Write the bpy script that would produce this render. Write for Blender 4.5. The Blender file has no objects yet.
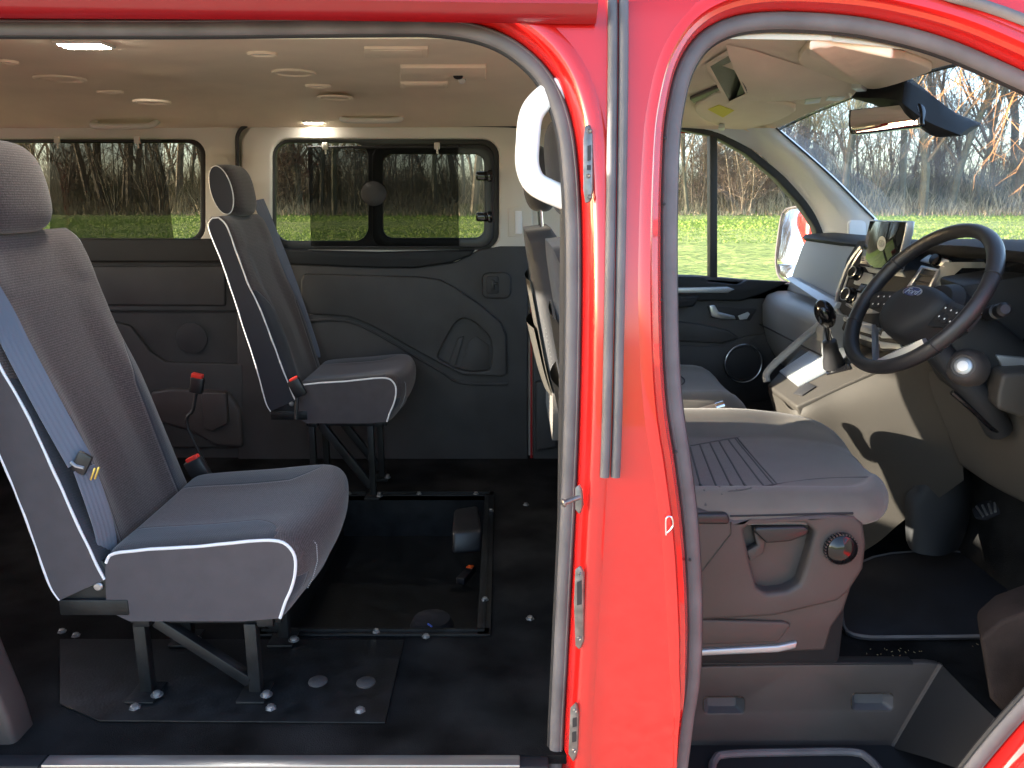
EXPO = 2.95
import bpy, bmesh, math, random
from mathutils import Vector, Matrix
R = math.radians
SC = bpy.context.scene
COL = SC.collection
# ------------------------------------------------------------------ measuring helpers
# the photograph was taken from CAM; a direction seen there meets a real plane (a wall, the floor, a seat side) at one point
CAM = Vector((0, -1.32, 1.05)); PITCH = R(13); FPX = 800.0
def ray(px, py):
    dx = (px-512)/FPX; up = (384-py)/FPX
    return Vector((dx, math.cos(PITCH)+up*math.sin(PITCH), -math.sin(PITCH)+up*math.cos(PITCH)))
def P(px, py, x=None, y=None, z=None):
    d = ray(px, py)
    if y is not None: t = (y-CAM.y)/d.y
    elif z is not None: t = (z-CAM.z)/d.z
    else: t = (x-CAM.x)/d.x
    return CAM+d*t
def yb(z):
    return 0.0 if z < .45 else .10*((z-.45)/.9)**2
def PB(px, py, off=0.0):
    y = 0
    for _ in range(10):
        p = P(px, py, y=y+off); y = yb(p.z)
    return P(px, py, y=y+off)
def PN(px, py, q, n):                       # onto a tilted plane through q with normal n
    d = ray(px, py); n = Vector(n); q = Vector(q)
    return CAM+d*((q-CAM).dot(n)/d.dot(n))
def PL(pts, **k): return [P(a, b, **k) for a, b in pts]
def cr(pts, n=6, closed=False):             # catmull-rom
    pts = [Vector(p) for p in pts]; L = len(pts); out = []
    rng = L if closed else L-1
    for i in range(rng):
        if closed: a, b, c, d = pts[i-1], pts[i], pts[(i+1) % L], pts[(i+2) % L]
        else: a, b, c, d = pts[max(i-1, 0)], pts[i], pts[i+1], pts[min(i+2, L-1)]
        for k in range(n):
            t = k/n
            out.append(.5*((2*b)+(c-a)*t+(2*a-5*b+4*c-d)*t*t+(3*b-a-3*c+d)*t**3))
    if not closed: out.append(pts[-1])
    return out
def lerp(a, b, t): return a+(b-a)*t
def interp(tab, v):
    if v <= tab[0][0]: return tab[0][1]
    for (a, x), (b, y) in zip(tab, tab[1:]):
        if v <= b: return x+(y-x)*(v-a)/(b-a)
    return tab[-1][1]
def resample(pts, n):
    pts = [Vector(p) for p in pts]; d = [0]
    for a, b in zip(pts, pts[1:]): d.append(d[-1]+(b-a).length)
    out = []; j = 0
    for i in range(n):
        s = d[-1]*i/(n-1)
        while j < len(pts)-2 and d[j+1] < s: j += 1
        t = (s-d[j])/max(1e-9, d[j+1]-d[j]); out.append(pts[j].lerp(pts[j+1], min(1, t)))
    return out
def rrect(cx, cy, w, h, r, n=5, rot=0):     # rounded rectangle, 2-D
    o = []
    for sx, sy, a0 in ((1, 1, 0), (-1, 1, 90), (-1, -1, 180), (1, -1, 270)):
        for k in range(n+1):
            a = R(a0+90*k/n); o.append((sx*(w/2-r)+r*math.cos(a), sy*(h/2-r)+r*math.sin(a)))
    c, s = math.cos(rot), math.sin(rot)
    return [(cx+x*c-y*s, cy+x*s+y*c) for x, y in o]
# ------------------------------------------------------------------ materials
MATS = {}
def mat(name, col, rough=.6, metal=0, spec=.5, coat=0, bump=0, bscale=400, var=0, vscale=12, aniso=None, sheen=0, emit=None, estr=0, trans=0):
    m = bpy.data.materials.new(name); m.use_nodes = True; nt = m.node_tree; b = nt.nodes['Principled BSDF']
    b.inputs['Base Color'].default_value = (*col, 1); b.inputs['Roughness'].default_value = rough
    b.inputs['Metallic'].default_value = metal; b.inputs['Specular IOR Level'].default_value = spec
    b.inputs['Coat Weight'].default_value = coat; b.inputs['Coat Roughness'].default_value = .03
    if sheen: b.inputs['Sheen Weight'].default_value = sheen; b.inputs['Sheen Roughness'].default_value = .4
    if emit: b.inputs['Emission Color'].default_value = (*emit, 1); b.inputs['Emission Strength'].default_value = estr
    tc = nt.nodes.new('ShaderNodeTexCoord')
    if bump:
        n = nt.nodes.new('ShaderNodeTexNoise'); n.inputs['Scale'].default_value = bscale; n.inputs['Detail'].default_value = 3
        nt.links.new(tc.outputs['Object'], n.inputs['Vector'])
        bp = nt.nodes.new('ShaderNodeBump'); bp.inputs['Strength'].default_value = bump; bp.inputs['Distance'].default_value = .002
        nt.links.new(n.outputs['Fac'], bp.inputs['Height']); nt.links.new(bp.outputs['Normal'], b.inputs['Normal'])
    if var:
        n2 = nt.nodes.new('ShaderNodeTexNoise'); n2.inputs['Scale'].default_value = vscale; n2.inputs['Detail'].default_value = 6
        nt.links.new(tc.outputs['Object'], n2.inputs['Vector'])
        rp = nt.nodes.new('ShaderNodeValToRGB'); rp.color_ramp.elements[0].position = .3; rp.color_ramp.elements[1].position = .7
        rp.color_ramp.elements[0].color = (*[c*(1-var) for c in col], 1); rp.color_ramp.elements[1].color = (*[min(1, c*(1+var)) for c in col], 1)
        nt.links.new(n2.outputs['Fac'], rp.inputs['Fac']); nt.links.new(rp.outputs['Color'], b.inputs['Base Color'])
        mr = nt.nodes.new('ShaderNodeMapRange'); mr.inputs['To Min'].default_value = max(.02, rough-.08); mr.inputs['To Max'].default_value = min(1, rough+.08)
        nt.links.new(n2.outputs['Fac'], mr.inputs['Value']); nt.links.new(mr.outputs['Result'], b.inputs['Roughness'])
    MATS[name] = m; return m
def glass(name, tint, refl=.06):
    m = bpy.data.materials.new(name); m.use_nodes = True; nt = m.node_tree; nt.nodes.clear()
    o = nt.nodes.new('ShaderNodeOutputMaterial'); t = nt.nodes.new('ShaderNodeBsdfTransparent'); t.inputs[0].default_value = (*tint, 1)
    g = nt.nodes.new('ShaderNodeBsdfGlossy'); g.inputs['Roughness'].default_value = .01
    lw = nt.nodes.new('ShaderNodeLayerWeight'); pw = nt.nodes.new('ShaderNodeMath'); pw.operation = 'POWER'; pw.inputs[1].default_value = 5; nt.links.new(lw.outputs['Facing'], pw.inputs[0]); f = nt.nodes.new('ShaderNodeMath'); f.operation = 'MULTIPLY_ADD'; f.inputs[1].default_value = .7; f.inputs[2].default_value = .03; nt.links.new(pw.outputs[0], f.inputs[0])
    mx = nt.nodes.new('ShaderNodeMixShader')
    nt.links.new(f.outputs[0], mx.inputs[0]); nt.links.new(t.outputs[0], mx.inputs[1]); nt.links.new(g.outputs[0], mx.inputs[2]); nt.links.new(mx.outputs[0], o.inputs[0])
    MATS[name] = m; return m
# ------------------------------------------------------------------ objects
def empty(name, loc, label=None, cat=None, group=None, kind=None):
    o = bpy.data.objects.new(name, None); COL.objects.link(o); o.location = loc; o.empty_display_size = .1
    return tag(o, label, cat, group, kind)
def tag(o, label=None, cat=None, group=None, kind=None):
    for k, v in (('label', label), ('category', cat), ('group', group), ('kind', kind)):
        if v: o[k] = v
    return o
class MB:
    """collects shapes in world coordinates; build() links them as one mesh object"""
    def __init__(s): s.v = []; s.f = []; s.mi = []; s.zone = None
    def add(s, v, f, mi=0):
        b = len(s.v); s.v += [tuple(p) for p in v]
        for q in f: s.f.append([b+i for i in q]); s.mi.append(mi)
        return s
    def bm(s, bm, mi=0):
        bm.verts.index_update(); s.add([v.co.copy() for v in bm.verts], [[v.index for v in f.verts] for f in bm.faces], mi); bm.free(); return s
    def prism(s, loop, vec, bevel=0, seg=2, mi=0, holes=None):
        bm = bmesh.new(); loop = [Vector(p) for p in loop]; vec = Vector(vec)
        if holes:
            es = []
            for lp in [loop]+[[Vector(q) for q in h] for h in holes]:
                vs = [bm.verts.new(p) for p in lp]; es += [bm.edges.new((vs[i], vs[(i+1) % len(vs)])) for i in range(len(vs))]
            bmesh.ops.triangle_fill(bm, edges=es, use_beauty=True)
        else:
            bm.faces.new([bm.verts.new(p) for p in loop])
        r = bmesh.ops.extrude_face_region(bm, geom=bm.faces[:])
        bmesh.ops.translate(bm, vec=vec, verts=[g for g in r['geom'] if isinstance(g, bmesh.types.BMVert)])
        bmesh.ops.recalc_face_normals(bm, faces=bm.faces[:])
        if bevel:
            bm.normal_update()
            es = [e for e in bm.edges if len(e.link_faces) == 2 and e.calc_face_angle(0) > R(40)]
            bmesh.ops.bevel(bm, geom=es, offset=bevel, segments=seg, affect='EDGES', profile=.5, clamp_overlap=True)
        return s.bm(bm, mi)
    def box(s, c, d, rot=None, bevel=0, seg=2, mi=0):
        bm = bmesh.new(); bmesh.ops.create_cube(bm, size=1)
        bmesh.ops.scale(bm, vec=Vector(d), verts=bm.verts)
        if bevel: bmesh.ops.bevel(bm, geom=bm.edges[:], offset=bevel, segments=seg, affect='EDGES', profile=.5, clamp_overlap=True)
        M = Matrix.Translation(Vector(c))
        if rot is not None: M = M @ (rot if isinstance(rot, Matrix) else Matrix.Rotation(rot, 4, 'Z'))
        bmesh.ops.transform(bm, matrix=M, verts=bm.verts); return s.bm(bm, mi)
    def tube(s, path, r, n=8, closed=False, flat=1.0, up=(0, 0, 1), mi=0, caps=True):
        path = [Vector(p) for p in path]; L = len(path); rings = []; up = Vector(up); prev = None
        for i, p in enumerate(path):
            a = path[i-1] if (i > 0 or closed) else p; b = path[(i+1) % L] if (i < L-1 or closed) else p
            t = (b-a)
            if t.length < 1e-9: t = Vector((1, 0, 0))
            t.normalize()
            u = (up if prev is None else prev); u = u-t*u.dot(t)
            if u.length < 1e-4: u = Vector((1, 0, 0)) - t*t.x
            if u.length < 1e-4: u = Vector((0, 1, 0))
            u.normalize(); prev = u; w = t.cross(u)
            rr = r[i] if isinstance(r, (list, tuple)) else r
            rings.append([p+(u*math.cos(2*math.pi*k/n)*flat+w*math.sin(2*math.pi*k/n))*rr for k in range(n)])
        return s.loft(rings, True, caps and not closed, closed, mi)
    def loft(s, rings, ring_closed=True, caps=False, closed=False, mi=0):
        m = len(rings[0]); v = [p for r in rings for p in r]; f = []; N = len(rings)
        for i in range(N if closed else N-1):
            j = (i+1) % N
            for k in range(m if ring_closed else m-1):
                l = (k+1) % m; f.append((i*m+k, i*m+l, j*m+l, j*m+k))
        if caps: f.append(tuple(range(m-1, -1, -1))); f.append(tuple((N-1)*m+k for k in range(m)))
        return s.add(v, f, mi)
    def lathe(s, o, ax, prof, n=24, mi=0, cap=True):
        o = Vector(o); ax = Vector(ax).normalized(); u = ax.orthogonal().normalized(); w = ax.cross(u)
        rings = [[o+ax*h+(u*math.cos(2*math.pi*k/n)+w*math.sin(2*math.pi*k/n))*r for k in range(n)] for r, h in prof]
        return s.loft(rings, True, cap, False, mi)
    def build(s, name, mats, parent=None, angle=40, label=None, smooth=True, recalc=True):
        me = bpy.data.meshes.new(name); off = Vector((0, 0, 0))
        if parent is not None:
            q = parent
            while q is not None: off += q.location; q = q.parent
        sc = parent.scale if parent is not None and parent.parent is None else Vector((1, 1, 1)); loc = [Vector(p)-off for p in s.v]
        me.from_pydata([Vector((p.x/sc.x, p.y/sc.y, p.z/sc.z)) for p in loc], [], s.f)
        if not isinstance(mats, (list, tuple)): mats = [mats]
        for m in mats: me.materials.append(MATS[m] if isinstance(m, str) else m)
        me.polygons.foreach_set('material_index', s.mi); me.update()
        if recalc:
            bm = bmesh.new(); bm.from_mesh(me); bmesh.ops.recalc_face_normals(bm, faces=bm.faces[:]); bm.to_mesh(me); bm.free()
        if smooth:
            me.shade_smooth(); me.set_sharp_from_angle(angle=R(angle))
        o = bpy.data.objects.new(name, me); COL.objects.link(o)
        if parent is not None: o.parent = parent
        if label: o['label'] = label
        return o
def copy_tree(o, parent=None):
    c = o.copy(); COL.objects.link(c)
    if parent is not None: c.parent = parent; c.matrix_parent_inverse = o.matrix_parent_inverse
    for ch in [k for k in o.children]: copy_tree(ch, c)
    return c
def inside(pt, poly):
    x, y = pt; r = False; j = len(poly)-1
    for i in range(len(poly)):
        a, b = poly[i], poly[j]
        if (a[1] > y) != (b[1] > y) and x < (b[0]-a[0])*(y-a[1])/(b[1]-a[1])+a[0]: r = not r
        j = i
    return r
def hole_ok(pts): return pts
# ------------------------------------------------------------------ palette
mat('red_paint', (.54, .010, .008), .26, 0, .5, coat=1.0); MATS['red_paint'].node_tree.nodes['Principled BSDF'].inputs['Coat IOR'].default_value = 1.5
mat('red_shaded', (.26, .006, .009), .3, 0, .5, coat=.6)  # body red again, with shade put into its colour
mat('rubber', (.115, .108, .112), .55, 0, .4, bump=.08, bscale=500, var=.22, vscale=14)
mat('rubber_dark', (.02, .02, .022), .6)
mat('headliner', (.78, .67, .52), .95, 0, .2, bump=.25, bscale=700, var=.05, vscale=5)
mat('cream_trim', (.60, .57, .51), .6, 0, .4, bump=.08, bscale=900, var=.03, vscale=4)
mat('pale_trim', (.74, .76, .78), .55, 0, .4, bump=.08, bscale=900, var=.03, vscale=4)
mat('white_plastic', (.88, .88, .88), .4, 0, .5)
mat('charcoal_trim', (.043, .041, .041), .55, 0, .4, bump=.3, bscale=900, var=.22, vscale=6)
mat('black_plastic', (.012, .012, .014), .4, 0, .5, bump=.05, bscale=900)
mat('gloss_black', (.006, .006, .007), .12, 0, .5)
mat('black_steel', (.007, .008, .009), .45, 0, .35, bump=.25, bscale=180, var=.55, vscale=22)
mat('carpet', (.011, .011, .011), 1, 0, .1, bump=.9, bscale=420, var=.8, vscale=7)
mat('rubber_mat', (.014, .015, .019), .8, 0, .3, bump=.4, bscale=300, var=.3, vscale=10)
mat('grey_plastic', (.055, .047, .044), .5, 0, .45, bump=.2, bscale=1100, var=.1, vscale=8)
mat('taupe_plastic', (.040, .036, .031), .6, 0, .4, bump=.25, bscale=1100, var=.06, vscale=6)
mat('dash_plastic', (.21, .22, .23), .45, 0, .5, bump=.15, bscale=1100, var=.05, vscale=6)
mat('dash_dark', (.017, .018, .020), .62, 0, .3, bump=.15, bscale=1100)
mat('silver', (.55, .57, .60), .3, .9)
mat('satin_silver', (.42, .45, .48), .4, .75)
mat('chrome', (.8, .8, .82), .08, 1)
mat('steel', (.22, .21, .20), .42, .8, var=.3, vscale=60)
mat('zinc', (.36, .36, .36), .38, .8, var=.3, vscale=90)
mat('red_button', (.62, .03, .02), .35)
mat('orange_button', (.8, .12, .02), .35)
mat('belt', (.10, .115, .15), .6, 0, .4, bump=.4, bscale=1500, sheen=.3)
mat('leather', (.016, .016, .018), .38, 0, .5, bump=.25, bscale=700)
mat('piping', (.70, .70, .72), .35, 0, .6)
mat('brass', (.6, .45, .12), .3, .9)
mat('yellow_label', (.7, .6, .05), .6)
mat('white_print', (.75, .75, .75), .6)
mat('blue_badge', (.03, .06, .2), .25, .3, .5, coat=1)
mat('screen', (.006, .007, .007), .05, 0, .14)
mat('grey_print', (.42, .44, .45), .5)
mat('mirror', (.85, .86, .88), .02, 1)
mat('lamp_lit', (.9, .9, .85), .4, emit=(1, .93, .8), estr=25)
mat('lamp_off', (.5, .5, .46), .3, 0, .5)
mat('blue_light', (.1, .2, .8), .3)
glass('clear_glass', (.96, .97, .97)); glass('tint_glass', (.27, .27, .245)); glass('blind_mesh', (.26, .26, .26))

def dusty(name, tint, d):
    glass(name, tint); nt = MATS[name].node_tree; o = [n for n in nt.nodes if n.type == 'OUTPUT_MATERIAL'][0]; pv = o.inputs[0].links[0].from_socket
    df = nt.nodes.new('ShaderNodeBsdfTranslucent'); d2 = nt.nodes.new('ShaderNodeBsdfDiffuse'); ad = nt.nodes.new('ShaderNodeAddShader'); mx = nt.nodes.new('ShaderNodeMixShader'); mx.inputs[0].default_value = d
    n = nt.nodes.new('ShaderNodeTexNoise'); n.inputs['Scale'].default_value = 5; n.inputs['Detail'].default_value = 6; mr = nt.nodes.new('ShaderNodeMapRange'); mr.inputs['From Min'].default_value = .3; mr.inputs['From Max'].default_value = .75; mr.inputs['To Min'].default_value = d*.3; mr.inputs['To Max'].default_value = d*1.7
    tc = nt.nodes.new('ShaderNodeTexCoord'); nt.links.new(tc.outputs['Object'], n.inputs['Vector']); nt.links.new(n.outputs['Fac'], mr.inputs['Value']); nt.links.new(mr.outputs[0], mx.inputs[0])
    nt.links.new(df.outputs[0], ad.inputs[0]); nt.links.new(d2.outputs[0], ad.inputs[1]); nt.links.new(pv, mx.inputs[1]); nt.links.new(ad.outputs[0], mx.inputs[2]); nt.links.new(mx.outputs[0], o.inputs[0])
dusty('windscreen_glass', (.96, .97, .97), .05)
def mesh_cloth(name, t):
    m = bpy.data.materials.new(name); m.use_nodes = True; nt = m.node_tree; nt.nodes.clear(); o = nt.nodes.new('ShaderNodeOutputMaterial'); a = nt.nodes.new('ShaderNodeBsdfTransparent'); a.inputs[0].default_value = (t, t, t, 1)
    b = nt.nodes.new('ShaderNodeBsdfDiffuse'); b.inputs[0].default_value = (.01, .01, .01, 1); mx = nt.nodes.new('ShaderNodeMixShader'); mx.inputs[0].default_value = .3
    nt.links.new(a.outputs[0], mx.inputs[1]); nt.links.new(b.outputs[0], mx.inputs[2]); nt.links.new(mx.outputs[0], o.inputs[0]); MATS[name] = m
mesh_cloth('blind_mesh', .42)
def soft_dents(name, scale, dist):
    nt = MATS[name].node_tree; b = nt.nodes['Principled BSDF']; old = b.inputs['Normal'].links[0].from_node if b.inputs['Normal'].links else None
    n = nt.nodes.new('ShaderNodeTexNoise'); n.inputs['Scale'].default_value = scale; n.inputs['Detail'].default_value = 2; tc = nt.nodes.new('ShaderNodeTexCoord'); nt.links.new(tc.outputs['Object'], n.inputs['Vector'])
    bp = nt.nodes.new('ShaderNodeBump'); bp.inputs['Strength'].default_value = .5; bp.inputs['Distance'].default_value = dist; nt.links.new(n.outputs['Fac'], bp.inputs['Height'])
    if old: nt.links.new(old.outputs[0], bp.inputs['Normal'])
    nt.links.new(bp.outputs[0], b.inputs['Normal'])
soft_dents('headliner', 7, .01); soft_dents('black_steel', 5, .004); soft_dents('red_paint', 6, .0012)
# ------------------------------------------------------------------ camera, light, setting
cam_d = bpy.data.cameras.new('camera'); cam = bpy.data.objects.new('camera', cam_d); COL.objects.link(cam)
cam.location = CAM; cam.rotation_euler = (R(90)-PITCH, 0, 0); cam_d.lens = 36*FPX/1024; cam_d.sensor_width = 36
cam_d.clip_start = .02; cam_d.clip_end = 2000; SC.camera = cam
SUN_D = Vector((.98, -.004, -.178)).normalized()         # the way the low sun shines: from the back of the van
sl = bpy.data.lights.new('sun', 'SUN'); sun = bpy.data.objects.new('sun', sl); COL.objects.link(sun)
sl.energy = 3.8; sl.angle = R(.5); sl.color = (1, .90, .74); sun.rotation_euler = SUN_D.to_track_quat('-Z', 'Y').to_euler(); sun.location = (-20, 3, 20)
W = bpy.data.worlds.new('World'); SC.world = W; W.use_nodes = True; nt = W.node_tree; bg = nt.nodes['Background']
sk = nt.nodes.new('ShaderNodeTexSky'); sk.sky_type = 'NISHITA'; sk.sun_disc = False
el = math.asin(-SUN_D.z); sk.sun_elevation = el; sk.sun_rotation = math.atan2(-SUN_D.x, -SUN_D.y)
sk.air_density = .7; sk.dust_density = 1.5; sk.ozone_density = 1.0
nt.links.new(sk.outputs[0], bg.inputs[0]); bg.inputs[1].default_value = .15
vs = SC.view_settings; SC.display_settings.display_device = 'sRGB'; vs.view_transform = 'Standard'; vs.look = 'None'; vs.exposure = EXPO; vs.gamma = 1
# ground: one sheet, flat round the van, rising gently to the tree belt
GZ = -.55
def gz(x, y):
    t = max(0, y-6); return GZ+.040*t if t < 60 else GZ+2.4
def grass_mat():
    m = bpy.data.materials.new('grass_ground'); m.use_nodes = True; nt = m.node_tree; b = nt.nodes['Principled BSDF']; b.inputs['Roughness'].default_value = .9
    tc = nt.nodes.new('ShaderNodeTexCoord'); mp = nt.nodes.new('ShaderNodeMapping'); mp.inputs['Scale'].default_value = (.35, 1, 1)
    nt.links.new(tc.outputs['Object'], mp.inputs[0])
    n1 = nt.nodes.new('ShaderNodeTexNoise'); n1.inputs['Scale'].default_value = 1.3; n1.inputs['Detail'].default_value = 8; n1.inputs['Roughness'].default_value = .65
    nt.links.new(mp.outputs[0], n1.inputs['Vector'])
    r = nt.nodes.new('ShaderNodeValToRGB'); e = r.color_ramp.elements
    e[0].position = .3; e[0].color = (.12, .19, .035, 1); e[1].position = .7; e[1].color = (.38, .40, .13, 1)
    q = r.color_ramp.elements.new(.5); q.color = (.24, .31, .07, 1)
    nt.links.new(n1.outputs['Fac'], r.inputs[0]); nt.links.new(r.outputs[0], b.inputs['Base Color']); MATS['grass_ground'] = m
    n2 = nt.nodes.new('ShaderNodeTexNoise'); n2.inputs['Scale'].default_value = 7; n2.inputs['Detail'].default_value = 8; nt.links.new(mp.outputs[0], n2.inputs['Vector']); bp = nt.nodes.new('ShaderNodeBump'); bp.inputs['Strength'].default_value = 1; bp.inputs['Distance'].default_value = .35; nt.links.new(n2.outputs['Fac'], bp.inputs['Height']); nt.links.new(bp.outputs[0], b.inputs['Normal'])
grass_mat()
g = MB(); xs = [-400, -150, -80]+[-50+i*4 for i in range(26)]+[80, 150, 400]; ys = [-300, -60, -20, -6, 0, 6, 10]+[14+i*4 for i in range(14)]+[100, 300, 600]
g.loft([[Vector((x, y, gz(x, y)+(.04*math.sin(x*1.3)*math.sin(y*.7) if y > 8 else 0))) for x in xs] for y in ys], False)
tag(g.build('ground', 'grass_ground'), kind='structure')
mat('bounce_gravel', (.34, .29, .24), .95, bump=.6, bscale=60, var=.3, vscale=25)  # unseen pale ground strip, added for its warm bounce light
g = MB(); g.loft([[Vector((x, y, GZ+.004)) for x in (-60, -10, 0, 10, 60)] for y in (-7, -3, 0, 2.6)], False); tag(g.build('bounce_gravel', 'bounce_gravel'), kind='structure')
random.seed(4)
for i, (c, s) in enumerate([((.18, .27, .04), 0), ((.25, .34, .06), 0), ((.32, .39, .09), 0)]): mat('grass_blade%d' % i, c, .8)
g = MB()
for k in range(60000):
    y = 19+17*random.random()**.8; sp = (y+1.3)*.72; x = random.uniform(-sp, sp)
    h = random.uniform(.02, .05); w = random.uniform(.012, .032)*(.5+y/25); a = random.gauss(0, .5); zz = gz(x, y)
    dx, dy = math.cos(a)*w, math.sin(a)*w*.5; t = random.uniform(-.05, .05)
    g.add([(x-dx, y-dy, zz-.01), (x+dx, y+dy, zz-.01), (x+t, y, zz+h)], [(0, 1, 2)], random.choice((0, 1, 1, 2)))
tag(g.build('grass', ['grass_blade0', 'grass_blade1', 'grass_blade2'], smooth=False, recalc=False), 'short rough grass covering the field behind the van', 'grass', kind='stuff')
# the tree belt
mat('bark_grey', (.19, .15, .105), .9, var=.35, vscale=3); mat('bark_green', (.135, .12, .08), .9, var=.35, vscale=3)
mat('twig', (.18, .13, .09), .9); mat('straw', (.42, .33, .20), .9); mat('straw_dark', (.20, .155, .09), .9); mat('bramble', (.07, .075, .03), .9); mat('twig_sunlit', (.36, .17, .06), .8)  # the last twig colour has orange sunlight put into it
def tree_proto(seed, h, rb, lean):
    rnd = random.Random(seed); tr = MB(); cw = MB()
    def limb(p, d, L, r, lvl):
        n = 7 if lvl == 0 else 4; pts = [p.copy()]; rs = [r]; q = p.copy(); dd = d.copy()
        for i in range(n):
            dd = (dd+Vector((rnd.gauss(0, .10), rnd.gauss(0, .10), .06 if lvl else .02))*(1 if lvl else .6)).normalized()
            q = q+dd*L/n; pts.append(q.copy()); rs.append(r*(1-(i+1)/n*(.72 if lvl == 0 else .8)))
        (tr if lvl == 0 else cw).tube(pts, rs, 7 if lvl == 0 else (5 if lvl == 1 else 3), caps=False)
        if lvl >= 3: return
        nb = (13, 8, 7)[lvl]
        for k in range(nb):
            t = rnd.uniform(.14 if lvl == 0 else .2, 1); i = min(n-1, int(t*n)); b = pts[i].lerp(pts[i+1], t*n-i) if i < n else pts[-1]
            a = rnd.uniform(0, 6.28); o = Vector((math.cos(a), math.sin(a), rnd.uniform(.2, 1.1) if lvl == 0 else rnd.uniform(-.2, .7)))
            nd = (dd*.7+o*.9).normalized() if lvl else (Vector((0, 0, 1))*.55+o*.6).normalized()
            limb(b, nd, L*rnd.uniform(.28, .5) if lvl == 0 else L*rnd.uniform(.35, .6), max(rs[i]*.5, .008), lvl+1)
    limb(Vector((0, 0, -.3)), Vector((lean, 0, 1)).normalized(), h, rb, 0)
    return tr, cw
root0 = []
specs = [(1, 13, .13, .05, 'bark_grey'), (2, 15, .17, -.03, 'bark_grey'), (3, 11, .09, .12, 'bark_green'), (5, 14, .19, .02, 'bark_green'), (6, 10, .075, -.10, 'bark_grey'), (8, 12, .11, .18, 'bark_green')]
for s, h, rb, ln, bk in specs:
    e = empty('bare_tree', (0, 0, 0)); a, b = tree_proto(s, h, rb, ln)
    a.build('trunk', bk, e, recalc=False); b.build('crown', 'twig', e, smooth=False, recalc=False); root0.append(e)
def thicket_proto(seed, h, n):
    rnd = random.Random(seed); tr = MB(); cw = MB()
    for k in range(n):
        a = rnd.uniform(0, 6.28); p = Vector((math.cos(a)*.25, math.sin(a)*.25, -.2))*rnd.random(); d = Vector((math.cos(a)*rnd.uniform(.05, .45), math.sin(a)*rnd.uniform(.05, .45), 1)).normalized(); L = h*rnd.uniform(.5, 1); r = rnd.uniform(.018, .045)
        pts = [p]; q = p.copy()
        for i in range(7): d = (d+Vector((rnd.gauss(0, .10), rnd.gauss(0, .10), .03))).normalized(); q = q+d*L/7; pts.append(q.copy())
        tr.tube(pts, [r*(1-.8*i/7) for i in range(8)], 5, caps=False)
        for j in range(16):
            t = rnd.uniform(.15, 1); i = min(6, int(t*7)); b = pts[i].lerp(pts[i+1], t*7-i); a2 = rnd.uniform(0, 6.28); o = (Vector((math.cos(a2), math.sin(a2), rnd.uniform(.2, 1.4)))).normalized(); l2 = rnd.uniform(.5, 1.8); e = b+o*l2
            cw.tube([b, b.lerp(e, .5)+Vector((rnd.gauss(0, .06), rnd.gauss(0, .06), .05)), e], [.011, .008, .004], 3, caps=False)
            for m in range(5): f = b.lerp(e, rnd.uniform(.2, 1)); a3 = rnd.uniform(0, 6.28); cw.tube([f, f+Vector((math.cos(a3)*.35, math.sin(a3)*.35, rnd.uniform(-.1, .5)))*rnd.uniform(.5, 1.5)], [.006, .003], 3, caps=False)
    return tr, cw
for s_, h_, n_, bk_ in ((21, 6.5, 9, 'bark_grey'), (22, 8.5, 7, 'bark_green'), (23, 5, 13, 'bark_grey')):
    e = empty('bare_shrub', (0, 0, 0)); a_, b_ = thicket_proto(s_, h_, n_); a_.build('stems', bk_, e, recalc=False); b_.build('twigs', 'twig', e, smooth=False, recalc=False); root0.append(e)
rnd = random.Random(11); used = set()
TL = {'w': ('bare leafless tree in the belt seen through the windscreen', 'bare trees beyond the windscreen'),
      'd': ('bare leafless tree in the belt seen through the far front door window', 'bare trees beyond the front door window'),
      's': ('bare leafless tree in the dark belt seen through the sliding side window', 'bare trees beyond the sliding window'),
      'r': ('bare leafless tree in the dark belt seen through the rearmost side window', 'bare trees beyond the rear window')}
k = 0; placed = []
def put_tree(px, y, kind, idx):
    global k
    x = (px-512)/FPX*(y+1.32)*.985
    e = root0[idx] if idx not in used else copy_tree(root0[idx]); used.add(idx)
    e.location = (x, y, gz(x, y)); e.rotation_euler = (0, 0, rnd.uniform(0, 6.28)); s = rnd.uniform(.85, 1.15); e.scale = (s, s, s)
    lab, grp = TL[kind]
    if idx >= 6: lab = lab.replace('bare leafless tree', 'thin many-stemmed shrub'); grp = grp.replace('bare trees', 'bare shrubs')
    tag(e, lab, 'shrub' if idx >= 6 else 'tree', grp)
for kind, (a, b, n) in {'r': (20, 212, 26), 's': (268, 500, 28), 'd': (676, 815, 21), 'w': (780, 1050, 36)}.items():
    for i in range(n):
        px = a+(b-a)*(i+rnd.uniform(.1, .9))/n; y = rnd.uniform(31, 46)
        put_tree(px, y, kind, rnd.choice((0, 1, 2, 3, 4, 5, 6, 7, 8, 6, 7, 8)) if len(used) == 9 else len(used))
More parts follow.
